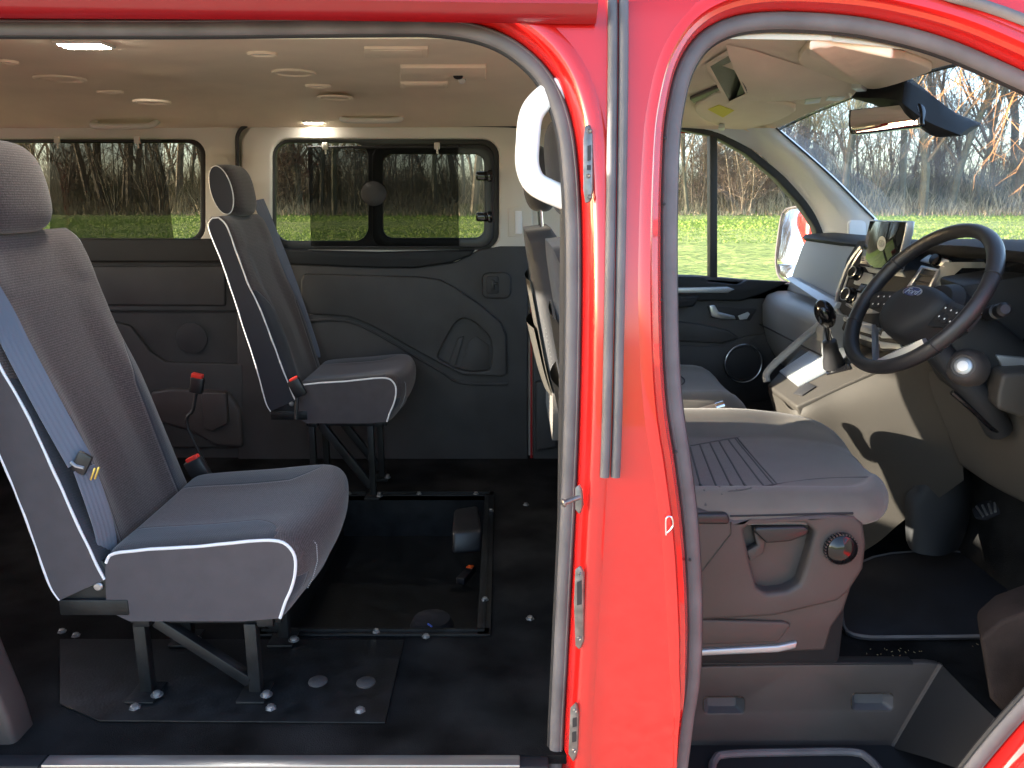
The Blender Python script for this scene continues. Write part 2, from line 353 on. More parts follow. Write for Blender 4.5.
# a nearer tree to the right with orange sunlight put into the colour of its low boughs, hung across the top of the windscreen
ot = empty('bare_tree', (7.6, 8.2, GZ), 'bare tree whose orange sunlit twigs hang in front of the windscreen', 'tree'); tb = MB(); oc_ = MB(); r5 = random.Random(5)
tb.tube([Vector((7.6, 8.2, GZ-.2)), Vector((7.5, 8.2, 2)), Vector((7.2, 8.1, 5)), Vector((7.3, 8.2, 8))], [.2, .17, .12, .05], 10)
def bough(p, d, L, r, lvl):
    pts = [p]; q = p.copy()
    for i in range(6): d = (d+Vector((r5.gauss(0, .12), r5.gauss(0, .12), -.05 if lvl < 2 else r5.gauss(0, .1)))).normalized(); q = q+d*L/6; pts.append(q.copy())
    oc_.tube(pts, [r*(1-.75*i/6) for i in range(7)], 4, caps=False)
    if lvl < 3:
        for k in range((8, 6, 4)[lvl]):
            t = r5.uniform(.25, 1); i = min(5, int(t*6)); b = pts[i].lerp(pts[i+1], t*6-i); bough(b, (d+Vector((r5.gauss(0, .6), r5.gauss(0, .6), r5.gauss(0, .5)))).normalized(), L*r5.uniform(.3, .5), r*.5, lvl+1)
for z0, dz in ((2.6, .18), (3.2, .05), (3.8, -.05), (4.4, -.1)): bough(Vector((7.45, 8.2, z0)), Vector((-1, r5.uniform(-.3, .1), dz)).normalized(), 3.2, .022, 0)
tb.build('trunk', 'bark_grey', ot); oc_.build('crown', 'twig_sunlit', ot, smooth=False, recalc=False)
# undergrowth: straw, brambles and brush at the feet of the trees
g = MB(); rnd = random.Random(3)
for k in range(42000):
    y = 30+18*rnd.random(); x = rnd.uniform(-.72, .78)*(y+1.3); hmax = .5+3.6*min(1, max(0, (y-31)/9))
    cl = .5+.5*math.sin(x*.7+math.sin(y))*math.sin(x*.23+1)
    h = rnd.uniform(.25, 1)*hmax*(.45+.55*cl); w = rnd.uniform(.012, .04)*(1 if y < 35 else .5); ln = rnd.gauss(0, .45)*h; a = rnd.uniform(0, 3.14); zz = gz(x, y)
    dx, dy = math.cos(a)*w, math.sin(a)*w
    g.add([(x-dx, y-dy, zz-.05), (x+dx, y+dy, zz-.05), (x+ln*.4+dx*.6, y, zz+h*.6), (x+ln*.4-dx*.6, y, zz+h*.6), (x+ln, y, zz+h)], [(0, 1, 2, 3), (3, 2, 4)],
          rnd.choice((0, 0, 1, 1)) if y < 34 else rnd.choice((0, 1, 2, 2, 1)))
tag(g.build('undergrowth', ['straw', 'straw_dark', 'bramble'], smooth=False, recalc=False), 'dead straw and bramble undergrowth along the foot of the bare trees', 'undergrowth', kind='stuff')
# ------------------------------------------------------------------ the van
van = empty('van', (0, 0, GZ), 'red passenger van with its side door and front door open', 'van')
YW = 1.86                                                     # inner face of the far side
# openings, as (x, z) on the near body side
Lp = [PB(*q, .048) for q in [(200, 27), (380, 25), (440, 26), (484, 34), (518, 51), (546, 79), (562, 115), (570, 160), (574, 230), (574, 320), (572, 420), (568, 520), (563, 620), (558, 720), (555, 770)]]
Lw = [Vector((-1.145, 0, 1.15)), Vector((-1.14, 0, 1.25)), Vector((-1.11, 0, Lp[0].z-.035)), Vector((-1.04, 0, Lp[0].z-.006)), Vector((-.95, 0, Lp[0].z)), Vector((-.72, 0, Lp[0].z))]+Lp+[Vector((.064, 0, -.11)), Vector((.0, 0, -.155)), Vector((-.1, 0, -.16)), Vector((-1.0, 0, -.16)), Vector((-1.11, 0, -.14)), Vector((-1.145, 0, -.06)), Vector((-1.145, 0, .3)), Vector((-1.145, 0, .7))]
Fw = [PB(*q, .048) for q in [(676, 800), (680, 768), (686, 720), (692, 680), (694, 620), (692, 560), (688, 510), (681, 455), (673, 400), (669, 330), (668, 230), (670, 150), (674, 110), (684, 70), (702, 42), (730, 26), (770, 20), (830, 22), (880, 29), (940, 45), (1000, 70), (1060, 100), (1150, 160), (1230, 250), (1270, 360), (1240, 480), (1150, 590), (1075, 655), (1010, 723), (965, 778), (930, 830), (870, 870)]]+[Vector((.42, 0, -.27)), Vector((.30, 0, -.27)), Vector((.27, 0, -.2))]
def ringpath(w, n=5):
    c = cr([Vector((p.x, 0, p.z)) for p in w], n, True); return c
Lc, Fc = ringpath(Lw), ringpath(Fw)
def area(c): return sum(c[i-1].x*c[i].z-c[i].x*c[i-1].z for i in range(len(c)))
if area(Lc) < 0: Lc.reverse()
if area(Fc) < 0: Fc.reverse()
def off_path(c, d):
    o = []; n = len(c)
    for i in range(n):
        t = c[(i+1) % n]-c[i-1]; nn = Vector((t.z, 0, -t.x)).normalized()
        o.append(c[i]+nn*(d(c[i]) if callable(d) else d))
    return o
def on_body(c, off): return [Vector((p.x, yb(p.z)+off, p.z)) for p in c]
sk = MB()
# stepped door flanges round both openings
def wL(p):  # width factor: the flange narrows along the top
    return 1.0
profL = [(-.012, .062), (.008, .060), (.012, .050), (.020, .024), (.028, .006), (.033, -.001), (.038, -.0035), (.055, -.0035), (.066, .003)]
sk.loft([on_body(off_path(Lc, d), o) for d, o in profL], True)
def narrow(p): return interp([(-.3, .25), (.0, .3), (.10, .55), (.20, .9), (.32, 1.0), (.9, 1.0), (1.2, .85), (1.4, .8)], p.z)
profF = [(-.014, .058, 0), (.010, .056, 0), (.014, .045, 0), (.017, .026, 0), (.022, .020, 1), (.0245, .012, 1), (.034, .009, 1), (.0365, .001, 1), (.040, -.0035, 1), (.055, -.0035, 1), (.064, .003, 1)]
sk.loft([on_body(off_path(Fc, lambda p, d=d, k=k: d if not k else .014+(d-.014)*narrow(p)), o) for d, o, k in profF], True)
# body side skin (its edge tucks under the flanges)
Li = [(p.x, p.z) for p in off_path(Lc, .046)]; Fi = [(p.x, p.z) for p in off_path(Fc, lambda p: .014+(.034)*narrow(p))]
cs = .011; xs = [-2.62+i*.06 for i in range(25)]+[-1.12+i*cs for i in range(int(2.72/cs))]; zs = [-.62+i*cs for i in range(int(2.03/cs))]
def ws_line(z): return 1.30+(1.38-z)*1.35
bm = bmesh.new(); vv = {}
Q1 = [(-2.42, .80), (-1.30, .80), (-1.30, 1.24), (-2.42, 1.24)]
for i in range(len(xs)-1):
    for j in range(len(zs)-1):
        x = (xs[i]+xs[i+1])/2; z = (zs[j]+zs[j+1])/2
        if inside((x, z), Li) or inside((x, z), Fi) or inside((x, z), Q1) or (z > .9 and x > ws_line(z)): continue
        if (x+1.55)**2+(z+.42)**2 < .33**2: continue
        q = []
        for a, b in ((i, j), (i+1, j), (i+1, j+1), (i, j+1)):
            if (a, b) not in vv:
                zz = zs[b]; yy = yb(zz)
                if zz > 1.345: t = zz-1.345; yy += t*t*7
                vv[(a, b)] = bm.verts.new((xs[a], yy, zz))
            q.append(vv[(a, b)])
        bm.faces.new(q)
sk.bm(bm)
# roof skin and drip rail above the openings
sk.loft([[Vector((x, y, z)) for x in (-2.62, -1, 0, .6, 1.0)] for y, z in [(.115, 1.395), (.16, 1.43), (.3, 1.46), (1, 1.475), (1.7, 1.46), (1.9, 1.39), (1.93, 1.30)]], False)
sk.build('body_side', 'red_paint', van, 50)
# rubber seals on the openings
def seal(c, nm, r=.0135):
    s = MB(); a = on_body(off_path(c, -.001), .048); s.tube(a, r, 12, True, flat=.72, up=(0, -1, 0)); s.tube(on_body(off_path(c, r*.55), .0415), .0028, 6, True, up=(0, -1, 0))
    s.tube(on_body(off_path(c, -.0115), .057), .0075, 8, True, up=(0, -1, 0), mi=1); s.build(nm, ['rubber', 'rubber_dark'], van)
seal(Lc, 'door_seal'); seal(Fc, 'door_seal', .0145)
for q in [(667, 72), (665, 138), (664, 204), (661, 300), (676, 452), (690, 560)]:
    s = MB(); c_ = PB(*q, .036); s.lathe(c_, (0, -1, 0), [(.0026, -.002), (.0026, .001), (.001, .0015)], 10); s.build('seal_clip', 'rubber_dark', van)
# flush track cover above the sliding door, shade put into its darker red, with a rounded end
t = MB(); a = cr([PB(x, y, -.012) for x, y in [(-400, 4), (0, 6), (300, 8), (500, 11), (596, 12)]], 6)
prof = [(.01, .030), (-.020, .022), (-.030, .012), (-.031, .006), (-.022, -.004), (-.012, -.014), (0, -.0185)]
t.loft([[p+Vector((0, dy, dz*1.0)) for dy, dz in prof] for p in a], False)
e = a[-1]; t.add([e+Vector((0, dy, dz)) for dy, dz in prof], [tuple(range(7))])
t.build('door_track', 'red_shaded', van)
# two parallel rubber strips on the door post
for x0, x1 in (((617, -30), 604.5), ((627, -30), 615.5)):
    s = MB(); d = x1-604.5
    pth = cr([PB(px, py, -.006) for px, py in [(612.5+d, -40), (612.5+d, 60), (611.5+d, 150), (610+d, 250), (608.5+d, 330), (606.5+d, 420), (604.5+d, 477)]], 6)
    s.tube(pth, .0082, 10, up=(0, -1, 0)); s.build('rubber_strip', 'rubber', van)
s = MB(); s.tube(cr([PB(a, b, -.004) for a, b in [(925, -14), (950, -4), (985, 6), (1024, 20), (1080, 44), (1160, 90)]], 5), .0085, 10, up=(0, -1, 0)); s.build('rubber_strip', 'rubber', van)
# striker plates and pin on the door post
def plate_on_post(pts, nm, holes, sl=None):
    s = MB(); s.prism([PB(a, b, .0) for a, b in pts], Vector((-.004, -.006, 0)), .0015); o = s.build(nm, 'steel', van)
    for (a, b, r) in holes:
        h = MB(); h.lathe(PB(a, b, -.005), (-.35, -1, 0), [(r, -.001), (r, .002), (r*.7, .0035), (r*.3, .0015)], 12); h.build('bolt', 'steel', o)
    for q in sl or []:
        h = MB(); h.prism([PB(a, b, -.0056) for a, b in q], Vector((-.001, -.0015, 0))); h.build('slot', 'rubber_dark', o)
plate_on_post([(587, 126), (591, 125), (594, 135), (594, 190), (591, 202), (587, 203), (585, 190), (585, 140)], 'striker_plate', [(589.5, 131, .0045), (589.5, 197, .0045), (588.5, 176, .004)], [[(588, 146), (591, 145), (591, 160), (588, 161)], [(587.5, 165), (591, 165), (591, 170), (587.5, 170)]])
plate_on_post([(577, 568), (581, 565), (585, 572), (585, 640), (581, 648), (577, 644), (575.5, 600)], 'striker_plate', [(580.5, 574, .004), (579.5, 638, .004)], [[(577.5, 582), (582, 580), (582, 604), (577.5, 605)]])
plate_on_post([(572, 706), (577, 701), (580, 712), (579, 750), (575, 760), (570, 752)], 'striker_plate', [(575.5, 710, .004), (574.5, 750, .004)], [[(573, 718), (577, 717), (577, 726), (573, 727)], [(572.5, 732), (576.5, 731), (576.5, 741), (572.5, 742)]])
s = MB(); a = PB(580, 497, -.004); s.prism([PB(x, y, 0) for x, y in [(577, 487), (580, 484), (583, 490), (584, 505), (581, 513), (577, 508)]], Vector((-.004, -.006, 0)), .001)
s.tube([a, a+Vector((-.028, -.012, -.006))], .0045, 10); s.lathe(a+Vector((-.027, -.0115, -.0058)), (-.028, -.012, -.006), [(.006, 0), (.0075, .001), (.0075, .004), (.005, .006)], 12); s.build('locating_pin', 'steel', van)
s = MB(); pts = cr([PB(x, y, -.014) for x, y in [(666, 535), (666, 519), (671, 517), (673, 526), (667, 533)]], 4); s.tube(pts, .0016, 8); s.build('door_striker', 'chrome', van)
# inside of the door post: trim, so that it has depth
s = MB(); zz = [-.05+i*.08 for i in range(18)]
s.loft([[Vector((x, yb(z)+y, z)) for x, y in [(.095, .066), (.085, .085), (.095, .125), (.12, .145), (.23, .145), (.255, .125), (.265, .085), (.255, .066)]] for z in zz], True, True); s.build('door_post_trim', 'charcoal_trim', van)
# white grab handle on the post
s = MB(); hp = [P(x, y, y=.135) for x, y in [(574, 86), (560, 90), (546, 97), (535, 108), (530, 120), (528, 140), (527, 160), (529, 172), (534, 182), (544, 189), (565, 198), (580, 204)]]
pp = cr(hp, 5); 
sec = [(.021*math.copysign(abs(math.cos(a))**.45, math.cos(a)), .017*math.copysign(abs(math.sin(a))**.45, math.sin(a))) for a in [2*math.pi*k/24 for k in range(24)]]; rings = []
for i, p in enumerate(pp):
    t_ = (pp[min(i+1, len(pp)-1)]-pp[max(i-1, 0)]).normalized(); w_ = t_.cross(Vector((0, 1, 0))).normalized(); rings.append([p+w_*a+Vector((0, b, 0)) for a, b in sec])
s.loft(rings, True, True); s.build('grab_handle', 'white_plastic', van)
# sill: aluminium strip and step edge
s = MB(); s.box(((-.895+.015)/2, .012, .0), (.91, .030, .006), bevel=.002); s.build('sill_strip', 'silver', van); s = MB(); s.box((-1.05, .012, -.001), (.30, .034, .006), bevel=.002); s.build('sill_end', 'dash_dark', van)
s = MB(); s.prism([Vector((-.93, y, z)) for y, z in [(-.002, -.001), (.03, -.001), (.03, -.3), (-.002, -.3)]], Vector((1.0, 0, 0)), .004); s.build('sill', 'dash_dark', van)
# rear post trim at the left edge of the opening
s = MB(); s.prism([Vector((x, .06, z)) for x, z in [(-1.03, 1.25), (-1.06, .7), (-1.05, .35), (-1.02, .19), (-.99, .06), (-.98, -.02), (-1.2, -.02), (-1.2, 1.25)]], Vector((0, .07, 0)), .012, 3); s.build('rear_post_trim', 'grey_plastic', van)
# ------------------------------------------------------------------ headlining
hl = MB(); prof = [(.150, 1.318), (.165, 1.335), (.20, 1.362), (.28, 1.388), (.5, 1.402), (1.0, 1.408), (1.45, 1.398), (1.62, 1.382), (1.74, 1.352), (1.82, 1.325), (1.87, 1.312)]
pc = cr([Vector((0, a, b)) for a, b in prof], 4)
hx = [(-2.6, 0), (-2.5, 0), (-1.2, 0), (-1.12, .004), (-1.04, 0), (-.2, 0), (.2, 0), (.40, 0), (.55, -.004)]
hl.loft([[Vector((x, p.y, p.z+dz*(1 if p.z > 1.33 else .6))) for p in pc] for x, dz in hx], False)
hl_front = cr([Vector(q) for q in [(1.00, .155, 1.225), (.985, .22, 1.27), (.978, .36, 1.315), (.976, .5, 1.338), (.99, .75, 1.35), (1.015, 1.1, 1.354), (1.005, 1.45, 1.337), (.985, 1.70, 1.312), (.98, 1.80, 1.30)]], 5)
bk_ = resample([Vector((.55, p.y, p.z-.004)) for p in pc], 41); ft_ = resample(hl_front, 41)
def mid_(a, b, t): p = a.lerp(b, t); p.z += .016*math.sin(math.pi*t); return p
hl.loft([[mid_(a, b, t) for a, b in zip(bk_, ft_)] for t in (0, .15, .3, .45, .6, .75, .88, 1)]+[[b+Vector((.012, 0, .03)) for b in ft_]], False)
head = hl.build('headlining', 'headliner', van, 60)
from mathutils.bvhtree import BVHTree
HB = BVHTree.FromPolygons([Vector(v) for v in hl.v], [list(f) for f in hl.f])
def hit(px, py, d=0):
    d_ = ray(px, py).normalized(); r_ = HB.ray_cast(CAM, d_); p = r_[0] if r_[0] is not None else P(px, py, z=1.34)
    return p-d_*0+Vector((0, 0, -d))
def ceil(px, py, d=0):   # point on the headlining
    z = 1.40
    for _ in range(8):
        p = P(px, py, z=z); z = interp([(q.y, q.z) for q in pc], p.y)
    p.z -= d; return p
def ceil_disc(px, py, rx, ry, nm, m, d=.006, rim=None):
    c = ceil(px, py, d); s = MB(); n = 28
    wx = (ceil(px+rx, py)-ceil(px-rx, py)).length/2; wy = min(.075, max(.03, wx*ry))
    ring = lambda k, dz: [c+Vector((math.cos(2*math.pi*i/n)*wx*k, math.sin(2*math.pi*i/n)*wy*k, dz)) for i in range(n)]
    s.loft([ring(1.0, d), ring(1.0, .001), ring(.94, -.001), ring(.80, 0), ring(.74, .004)], True, False)
    s.add(ring(.74, .004), [tuple(range(n))], 1); return s.build(nm, [m, rim or 'headliner'], head)
ceil_disc(60, 78, 24, 1, 'ceiling_vent', 'headliner'); ceil_disc(294, 72, 22, 1, 'ceiling_vent', 'headliner'); ceil_disc(152, 101, 18, 1, 'ceiling_vent', 'headliner'); ceil_disc(335, 97, 18, 1, 'ceiling_vent', 'headliner')
for a, b, r in ((8, 61, 9), (110, 91, 13), (262, 53, 15), (318, 85, 13)): ceil_disc(a, b, r, .6, 'reading_lamp', 'headliner', rim='lamp_off')
def ceil_box(px, py, w, h, nm, m, dep=.012, bev=.006, inset=True):
    a, b, c2, d = [ceil(px+sx*w/2, py+sy*h/2) for sx, sy in ((-1, 1), (1, 1), (1, -1), (-1, -1))]
    s = MB(); s.prism([p+Vector((0, 0, .006)) for p in (a, b, c2, d)], Vector((0, 0, -dep-.006)), bev, 3); o = s.build(nm, m, head)
    if inset:
        cc = (a+b+c2+d)/4; s = MB(); s.prism([cc+(p-cc)*.82+Vector((0, 0, -dep+.001)) for p in (a, b, c2, d)], Vector((0, 0, -.0025)), .001); s.build('cover_panel', m, o)
    return o
ceil_box(396, 51, 64, 9, 'roof_console', 'headliner', .006, .003); cb = ceil_box(443, 71, 86, 13, 'air_outlet', 'headliner', .010, .005, False); ceil_box(424, 84, 48, 5, 'switch_panel', 'headliner', .006, .003)
s = MB(); s.lathe(ceil(458, 72, .011), (0, -.5, -1), [(.014, -.004), (.014, .002), (.009, .002)], 16); s.build('nozzle', 'rubber_dark', cb)
s = MB(); s.lathe(ceil(462, 75, .014), (.3, -.5, -1), [(.011, -.004), (.010, .006), (.004, .008)], 14); s.build('nozzle_tip', 'lamp_off', cb)
for a, b, w in ((122, 122, 62), (371, 116, 60)):      # folding roof handles over the far windows
    p0, p1 = P(a-w/2, b+3, y=1.76), P(a+w/2, b+3, y=1.76); u = p1-p0
    s = MB(); s.tube(cr([p0+Vector((0, .05, .02)), p0+Vector((.006, .0, 0)), p0.lerp(p1, .2)+Vector((0, -.012, -.006)), p0.lerp(p1, .8)+Vector((0, -.012, -.006)), p1+Vector((-.006, 0, 0)), p1+Vector((0, .05, .02))], 6), .011, 10); s.build('roof_handle', 'cream_trim', head)
def lit(a, b, w, h, nm):
    c = ceil(a, b, .004) if b < 90 else P(a, b, y=1.82); s = MB(); s.box(c, (w, h, .008), bevel=.003); o = s.build(nm, 'cream_trim', head)
    s = MB(); s.box(c-Vector((0, 0, .004)), (w*.86, h*.7, .005), bevel=.002); s.build('lit_lens', 'lamp_lit', o)
lit(84, 42.5, .115, .075, 'courtesy_lamp'); lit(314, 122, .075, .05, 'courtesy_lamp')
# ------------------------------------------------------------------ far side, passenger area
def far(pts, y=YW): return [P(a, b, y=y) for a, b in pts]
def rr_px(x0, y0, x1, y1, r, n=6): return [(x, y) for x, y in rrect((x0+x1)/2, (y0+y1)/2, x1-x0, y1-y0, r, n)]
WA = rr_px(-110, 139, 205, 243, 16); WB = rr_px(271, 139, 499, 250, 17)
# cream upper panels with window holes
s = MB(); s.prism(far([(-260, 112), (232, 112), (238, 125), (239, 258), (-260, 258)]), Vector((0, .06, 0)), .006, 2, holes=[far(WA)]); s.build('upper_trim', 'cream_trim', van)
s = MB(); s.prism(far([(250, 126), (518, 126), (530, 134), (533, 150), (533, 262), (240, 262), (241, 140)], YW-.008), Vector((0, .07, 0)), .009, 3, holes=[far(WB, YW-.008)]); s.build('window_surround', 'cream_trim', van)
s = MB(); s.tube(cr(far([(238, 200), (237, 150), (238, 134), (246, 126), (262, 124.5), (400, 124.5), (508, 125.5), (522, 130), (531, 142)], YW-.012), 5), .0075, 8, up=(0, 1, 0)); s.build('panel_gap', 'rubber_dark', van); s = MB(); s.prism(far([(222, 105), (275, 105), (275, 170), (222, 170)], YW+.034), Vector((0, .02, 0))); s.build('gap_backing', 'cream_trim', van)
s = MB(); s.prism(far([(-260, 90), (700, 90), (700, 126), (-260, 126)], YW+.03), Vector((0, .03, 0))); s.prism(far([(515, 80), (638, 80), (638, 470), (515, 470)], YW+.035), Vector((0, .03, 0)), holes=None); s.build('far_post_trim', 'cream_trim', van)
# seat belt height slider on the far post
s = MB(); s.prism(far([(508, 208), (522, 207), (523, 236), (508, 237)], YW-.012), Vector((0, .01, 0)), .004); o = s.build('belt_slider', 'cream_trim', van)
s = MB(); s.prism(far([(515, 211), (522, 211), (522, 234), (515, 234)], YW-.018), Vector((0, .008, 0)), .003); s.build('slider_button', 'pale_trim', o)
# windows
def window(loop_px, frame_in, nm, yy, frame_m='black_plastic', fw=None):
    w = MB(); w.prism(far(loop_px, yy), Vector((0, .025, 0)), .004, 2, holes=[far(h, yy) for h in frame_in]); o = w.build(nm, frame_m, van)
    return o
wa = window(rr_px(-114, 135, 209, 247, 18), [rr_px(-104, 143, 200, 239, 14)], 'side_window', YW+.025)
g = MB(); g.add(far(rr_px(-112, 137, 207, 245, 14), YW+.04), [tuple(range(28))]); g.build('glass', 'tint_glass', wa)
wb = window(rr_px(267, 135, 500, 253, 18), [rr_px(275, 143, 368, 241, 14), rr_px(382, 154, 485, 238, 11)], 'sliding_window', YW+.012)
g = MB(); g.add(far(rr_px(269, 137, 498, 251, 14), YW+.028), [tuple(range(28))]); g.build('glass', 'tint_glass', wb)
s = MB(); s.prism(far(rr_px(372, 144, 494, 248, 14), YW-.004), Vector((0, .016, 0)), .005, 2, holes=[far(rr_px(383, 154, 484, 238, 10), YW-.004)]); s.build('frame', 'black_plastic', wb)
for yy in (176, 217):
    s = MB(); c = P(483, yy, y=YW-.02); s.box(c, (.055, .02, .034), bevel=.008); s.box(c+Vector((.026, -.004, 0)), (.022, .03, .042), bevel=.007); s.build('latch', 'gloss_black', wb)
s = MB(); s.lathe(P(374, 193, y=YW-.02), (0, -1, .1), [(.045, 0), (.05, .008), (.04, .014), (0.012, .017)], 24); s.build('sucker_pad', 'rubber_dark', wb)
# sun blinds of dark mesh hanging inside the far windows
for (x0, x1, y0, y1, hooks) in ((50, 173, 141, 239, (57, 137)), (311, 458, 147, 247, (325, 437))):
    b = MB(); L = far([(x0, y1), (x1+1, y1), (x1-12 if x1 < 200 else x1, y0), (x0-3 if x1 > 200 else x0, y0)], YW-.028); b.add(L, [(0, 1, 2, 3)]); bl = b.build('sun_blind', 'blind_mesh', van)
    s = MB(); s.tube([L[3], L[2]], .0045, 8); s.build('top_bar', 'rubber_dark', bl)
    s = MB(); s.tube([L[0], L[1]], .003, 8); s.build('bottom_bar', 'rubber_dark', bl)
    for hx_ in hooks:
        c = P(hx_, y0-1, y=YW-.04); s = MB(); s.box(c, (.022, .012, .026), bevel=.004); s.tube([c+Vector((0, 0, -.012)), c+Vector((.002, 0, -.03))], .004, 8); s.build('hook', 'cream_trim', bl)
# black ledge below the windows and charcoal lower panels
s = MB(); s.prism(far([(-260, 238), (241, 239), (262, 245), (290, 250), (380, 252), (475, 250), (470, 256), (450, 263), (415, 268), (380, 268), (240, 262), (-260, 262)], YW-.03), Vector((0, .06, 0)), .008, 3); s.build('window_ledge', 'dash_dark', van)
def groove(pts, nm, par, r=.004, m='rubber_dark', yy=YW-.012): s = MB(); s.tube(cr(far(pts, yy), 5), r, 6, up=(0, 1, 0)); s.build(nm, m, par)
s = MB(); s.prism(far([(-260, 258), (238, 258), (243, 268), (243, 475), (-260, 475)], YW+.004), Vector((0, .05, 0)), .006); lt = s.build('lower_trim', 'charcoal_trim', van)
s = MB(); s.prism(far([(-260, 266), (225, 266), (225, 306), (-260, 304)], YW-.012), Vector((0, .03, 0)), .008, 3); s.prism(far([(-260, 316), (100, 318), (130, 326), (150, 352), (165, 362), (243, 364), (243, 448), (-260, 448)], YW-.014), Vector((0, .03, 0)), .008, 3); s.build('trim_pad', 'charcoal_trim', lt)
s = MB(); s.tube(far([(-260, 310), (236, 311)], YW-.006), .004, 6); s.build('trim_line', 'dash_dark', lt)
s = MB(); s.lathe(P(192, 338, y=YW-.012), (0, -1, 0), [(.062, 0), (.062, .004), (.056, .005)], 28); s.build('speaker_grille', 'rubber_dark', lt)
s = MB(); s.prism(far([(236, 262), (382, 267), (415, 267), (455, 262), (478, 250), (500, 246), (528, 246), (528, 475), (238, 475)], YW-.012), Vector((0, .06, 0)), .008, 3); pt = s.build('side_panel_trim', 'charcoal_trim', van)
s = MB(); s.prism(far([tuple(q) [:2] for q in [(304, 274), (420, 277), (440, 280), (455, 288), (480, 305), (500, 322), (506, 335), (507, 374), (502, 377), (462, 375), (440, 364), (400, 342), (372, 326), (350, 317), (325, 315), (306, 314), (301, 305), (301, 280)]], YW-.040), Vector((0, .05, 0)), .012, 3,
    holes=[far(cr([(440, 350), (452, 330), (460, 320), (470, 319), (482, 327), (492, 340), (492, 368), (484, 374), (462, 374), (438, 362)] and [Vector((a, b, 0)) for a, b in [(438, 355), (450, 331), (459, 320), (470, 320), (483, 330), (491, 342), (491, 366), (484, 373), (464, 373), (440, 362)]], 3, True) and [(q.x, q.y) for q in cr([Vector((a, b, 0)) for a, b in [(438, 355), (450, 331), (459, 320), (470, 320), (483, 330), (491, 342), (491, 366), (484, 371), (464, 371), (442, 361)]], 3, True)], YW-.040)])
s.build('arm_pad', 'charcoal_trim', pt)
s = MB(); s.prism(far([(458, 338), (464, 336), (454, 370), (448, 366)], YW-.012), Vector((0, -.012, 0)), .003); s.prism(far([(468, 342), (476, 336), (489, 345), (489, 368), (460, 371)], YW-.012), Vector((0, -.004, 0)), .003); s.build('pocket_liner', 'charcoal_trim', pt)
groove([(302, 322), (325, 320), (350, 322), (372, 331), (400, 347), (440, 371), (462, 383), (508, 384)], 'trim_line', pt, .006, 'charcoal_trim', YW-.016)
s = MB(); s.prism(far(rr_px(482, 272, 511, 298, 7)), Vector((0, -.026, 0)), .006, 3); s.prism(far(rr_px(486, 276, 499, 294, 3), YW-.025), Vector((0, -.004, 0)), .002, mi=1); c = P(493, 285, y=YW-.032); s.box(c, (.012, .01, .04), bevel=.003, mi=2); s.box(c+Vector((.010, 0, .006)), (.018, .01, .010), bevel=.003, mi=2); s.build('belt_guide', ['charcoal_trim', 'rubber_dark', 'black_plastic'], pt)
# wheel-arch moulding on the far side at the back, red door-edge sliver
s = MB(); s.prism(far([(150, 392), (170, 388), (228, 392), (240, 410), (243, 448), (215, 446), (190, 432), (150, 420)], YW-.03), Vector((0, .05, 0)), .015, 3); s.prism(far([(200, 392), (226, 393), (228, 424), (212, 432), (203, 428)], YW-.05), Vector((0, .04, 0)), .008, 3); s.build('wheel_arch_cover', 'grey_plastic', van)
s = MB(); s.prism(far([(530.3, 295), (532.3, 295), (532.3, 470), (530.3, 470)], YW-.004), Vector((0, .03, 0))); s.build('far_door_edge', 'red_shaded', van)
s = MB(); s.prism(far([(533, 262), (640, 262), (640, 475), (533, 475)], YW-.01), Vector((0, .03, 0)), .006); s.prism(far([(535, 382), (556, 380), (558, 448), (536, 452)], YW-.04), Vector((0, .03, 0)), .012, 3); s.build('far_post_lower_trim', 'charcoal_trim', van)
# ------------------------------------------------------------------ floor with sunken well
fl = MB(); H = [Vector((x, y, 0)) for x, y in [(-.62, .475), (-.07, .475), (-.082, 1.43), (-.62, 1.43)]]
fl.prism([Vector((x, y, 0)) for x, y in [(-2.55, .03), (.30, .03), (.30, 1.9), (-2.55, 1.9)]], Vector((0, 0, -.02)), holes=[H])
o_floor = fl.build('floor', 'carpet', van)
w = MB()
for i in range(4):
    a, b = H[i], H[(i+1) % 4]; w.add([a+Vector((0, 0, -.001)), b+Vector((0, 0, -.001)), b+Vector((0, 0, -.16)), a+Vector((0, 0, -.16))], [(0, 1, 2, 3)])
w.add([p+Vector((0, 0, -.16)) for p in H], [(0, 1, 2, 3)]); fwell = w.build('floor_well', 'black_steel', van)
s = MB(); cen = sum(H, Vector())/4
for i in range(4):
    a, b = H[i], H[(i+1) % 4]; d = (b-a).normalized(); s.box((a+b)/2+Vector((0, 0, .004)), ((b-a).length+.03, .034, .006), rot=math.atan2(d.y, d.x), bevel=.0015); s.box((a+b)/2+Vector((0, 0, .007)), ((b-a).length, .004, .012), rot=math.atan2(d.y, d.x))
fr = s.build('well_frame', 'black_steel', van)
pl = MB(); pl.prism([P(a, b, z=.003) for a, b in [(60, 640), (404, 641), (385, 724), (100, 722), (60, 705)]], Vector((0, 0, .004)), .0015); fp = pl.build('floor_plate', 'black_steel', van)
def bolt(px, py, par, z=.004, r=.008): s = MB(); s.lathe(P(px, py, z=z), (0, 0, 1), [(r*1.55, 0), (r*1.55, .002), (r*1.05, .002), (r*1.05, .007), (r*.8, .0082), (r*.4, .0082)], 6); s.build('bolt', 'zinc', par)
for q in [(360, 711), (271, 708.5), (135, 708)]: bolt(*q, fp, .006)
for q in [(318, 682), (366, 683)]: s = MB(); s.lathe(P(*q, z=.007), (0, 0, 1), [(.021, 0), (.021, .003), (.017, .006)], 20); s.build('floor_plug', 'charcoal_trim', fp)
for q in [(376, 632), (426, 637), (485, 600), (491, 511), (476, 494), (419, 494), (349, 494)]: bolt(*q, fr, .008, .0065)
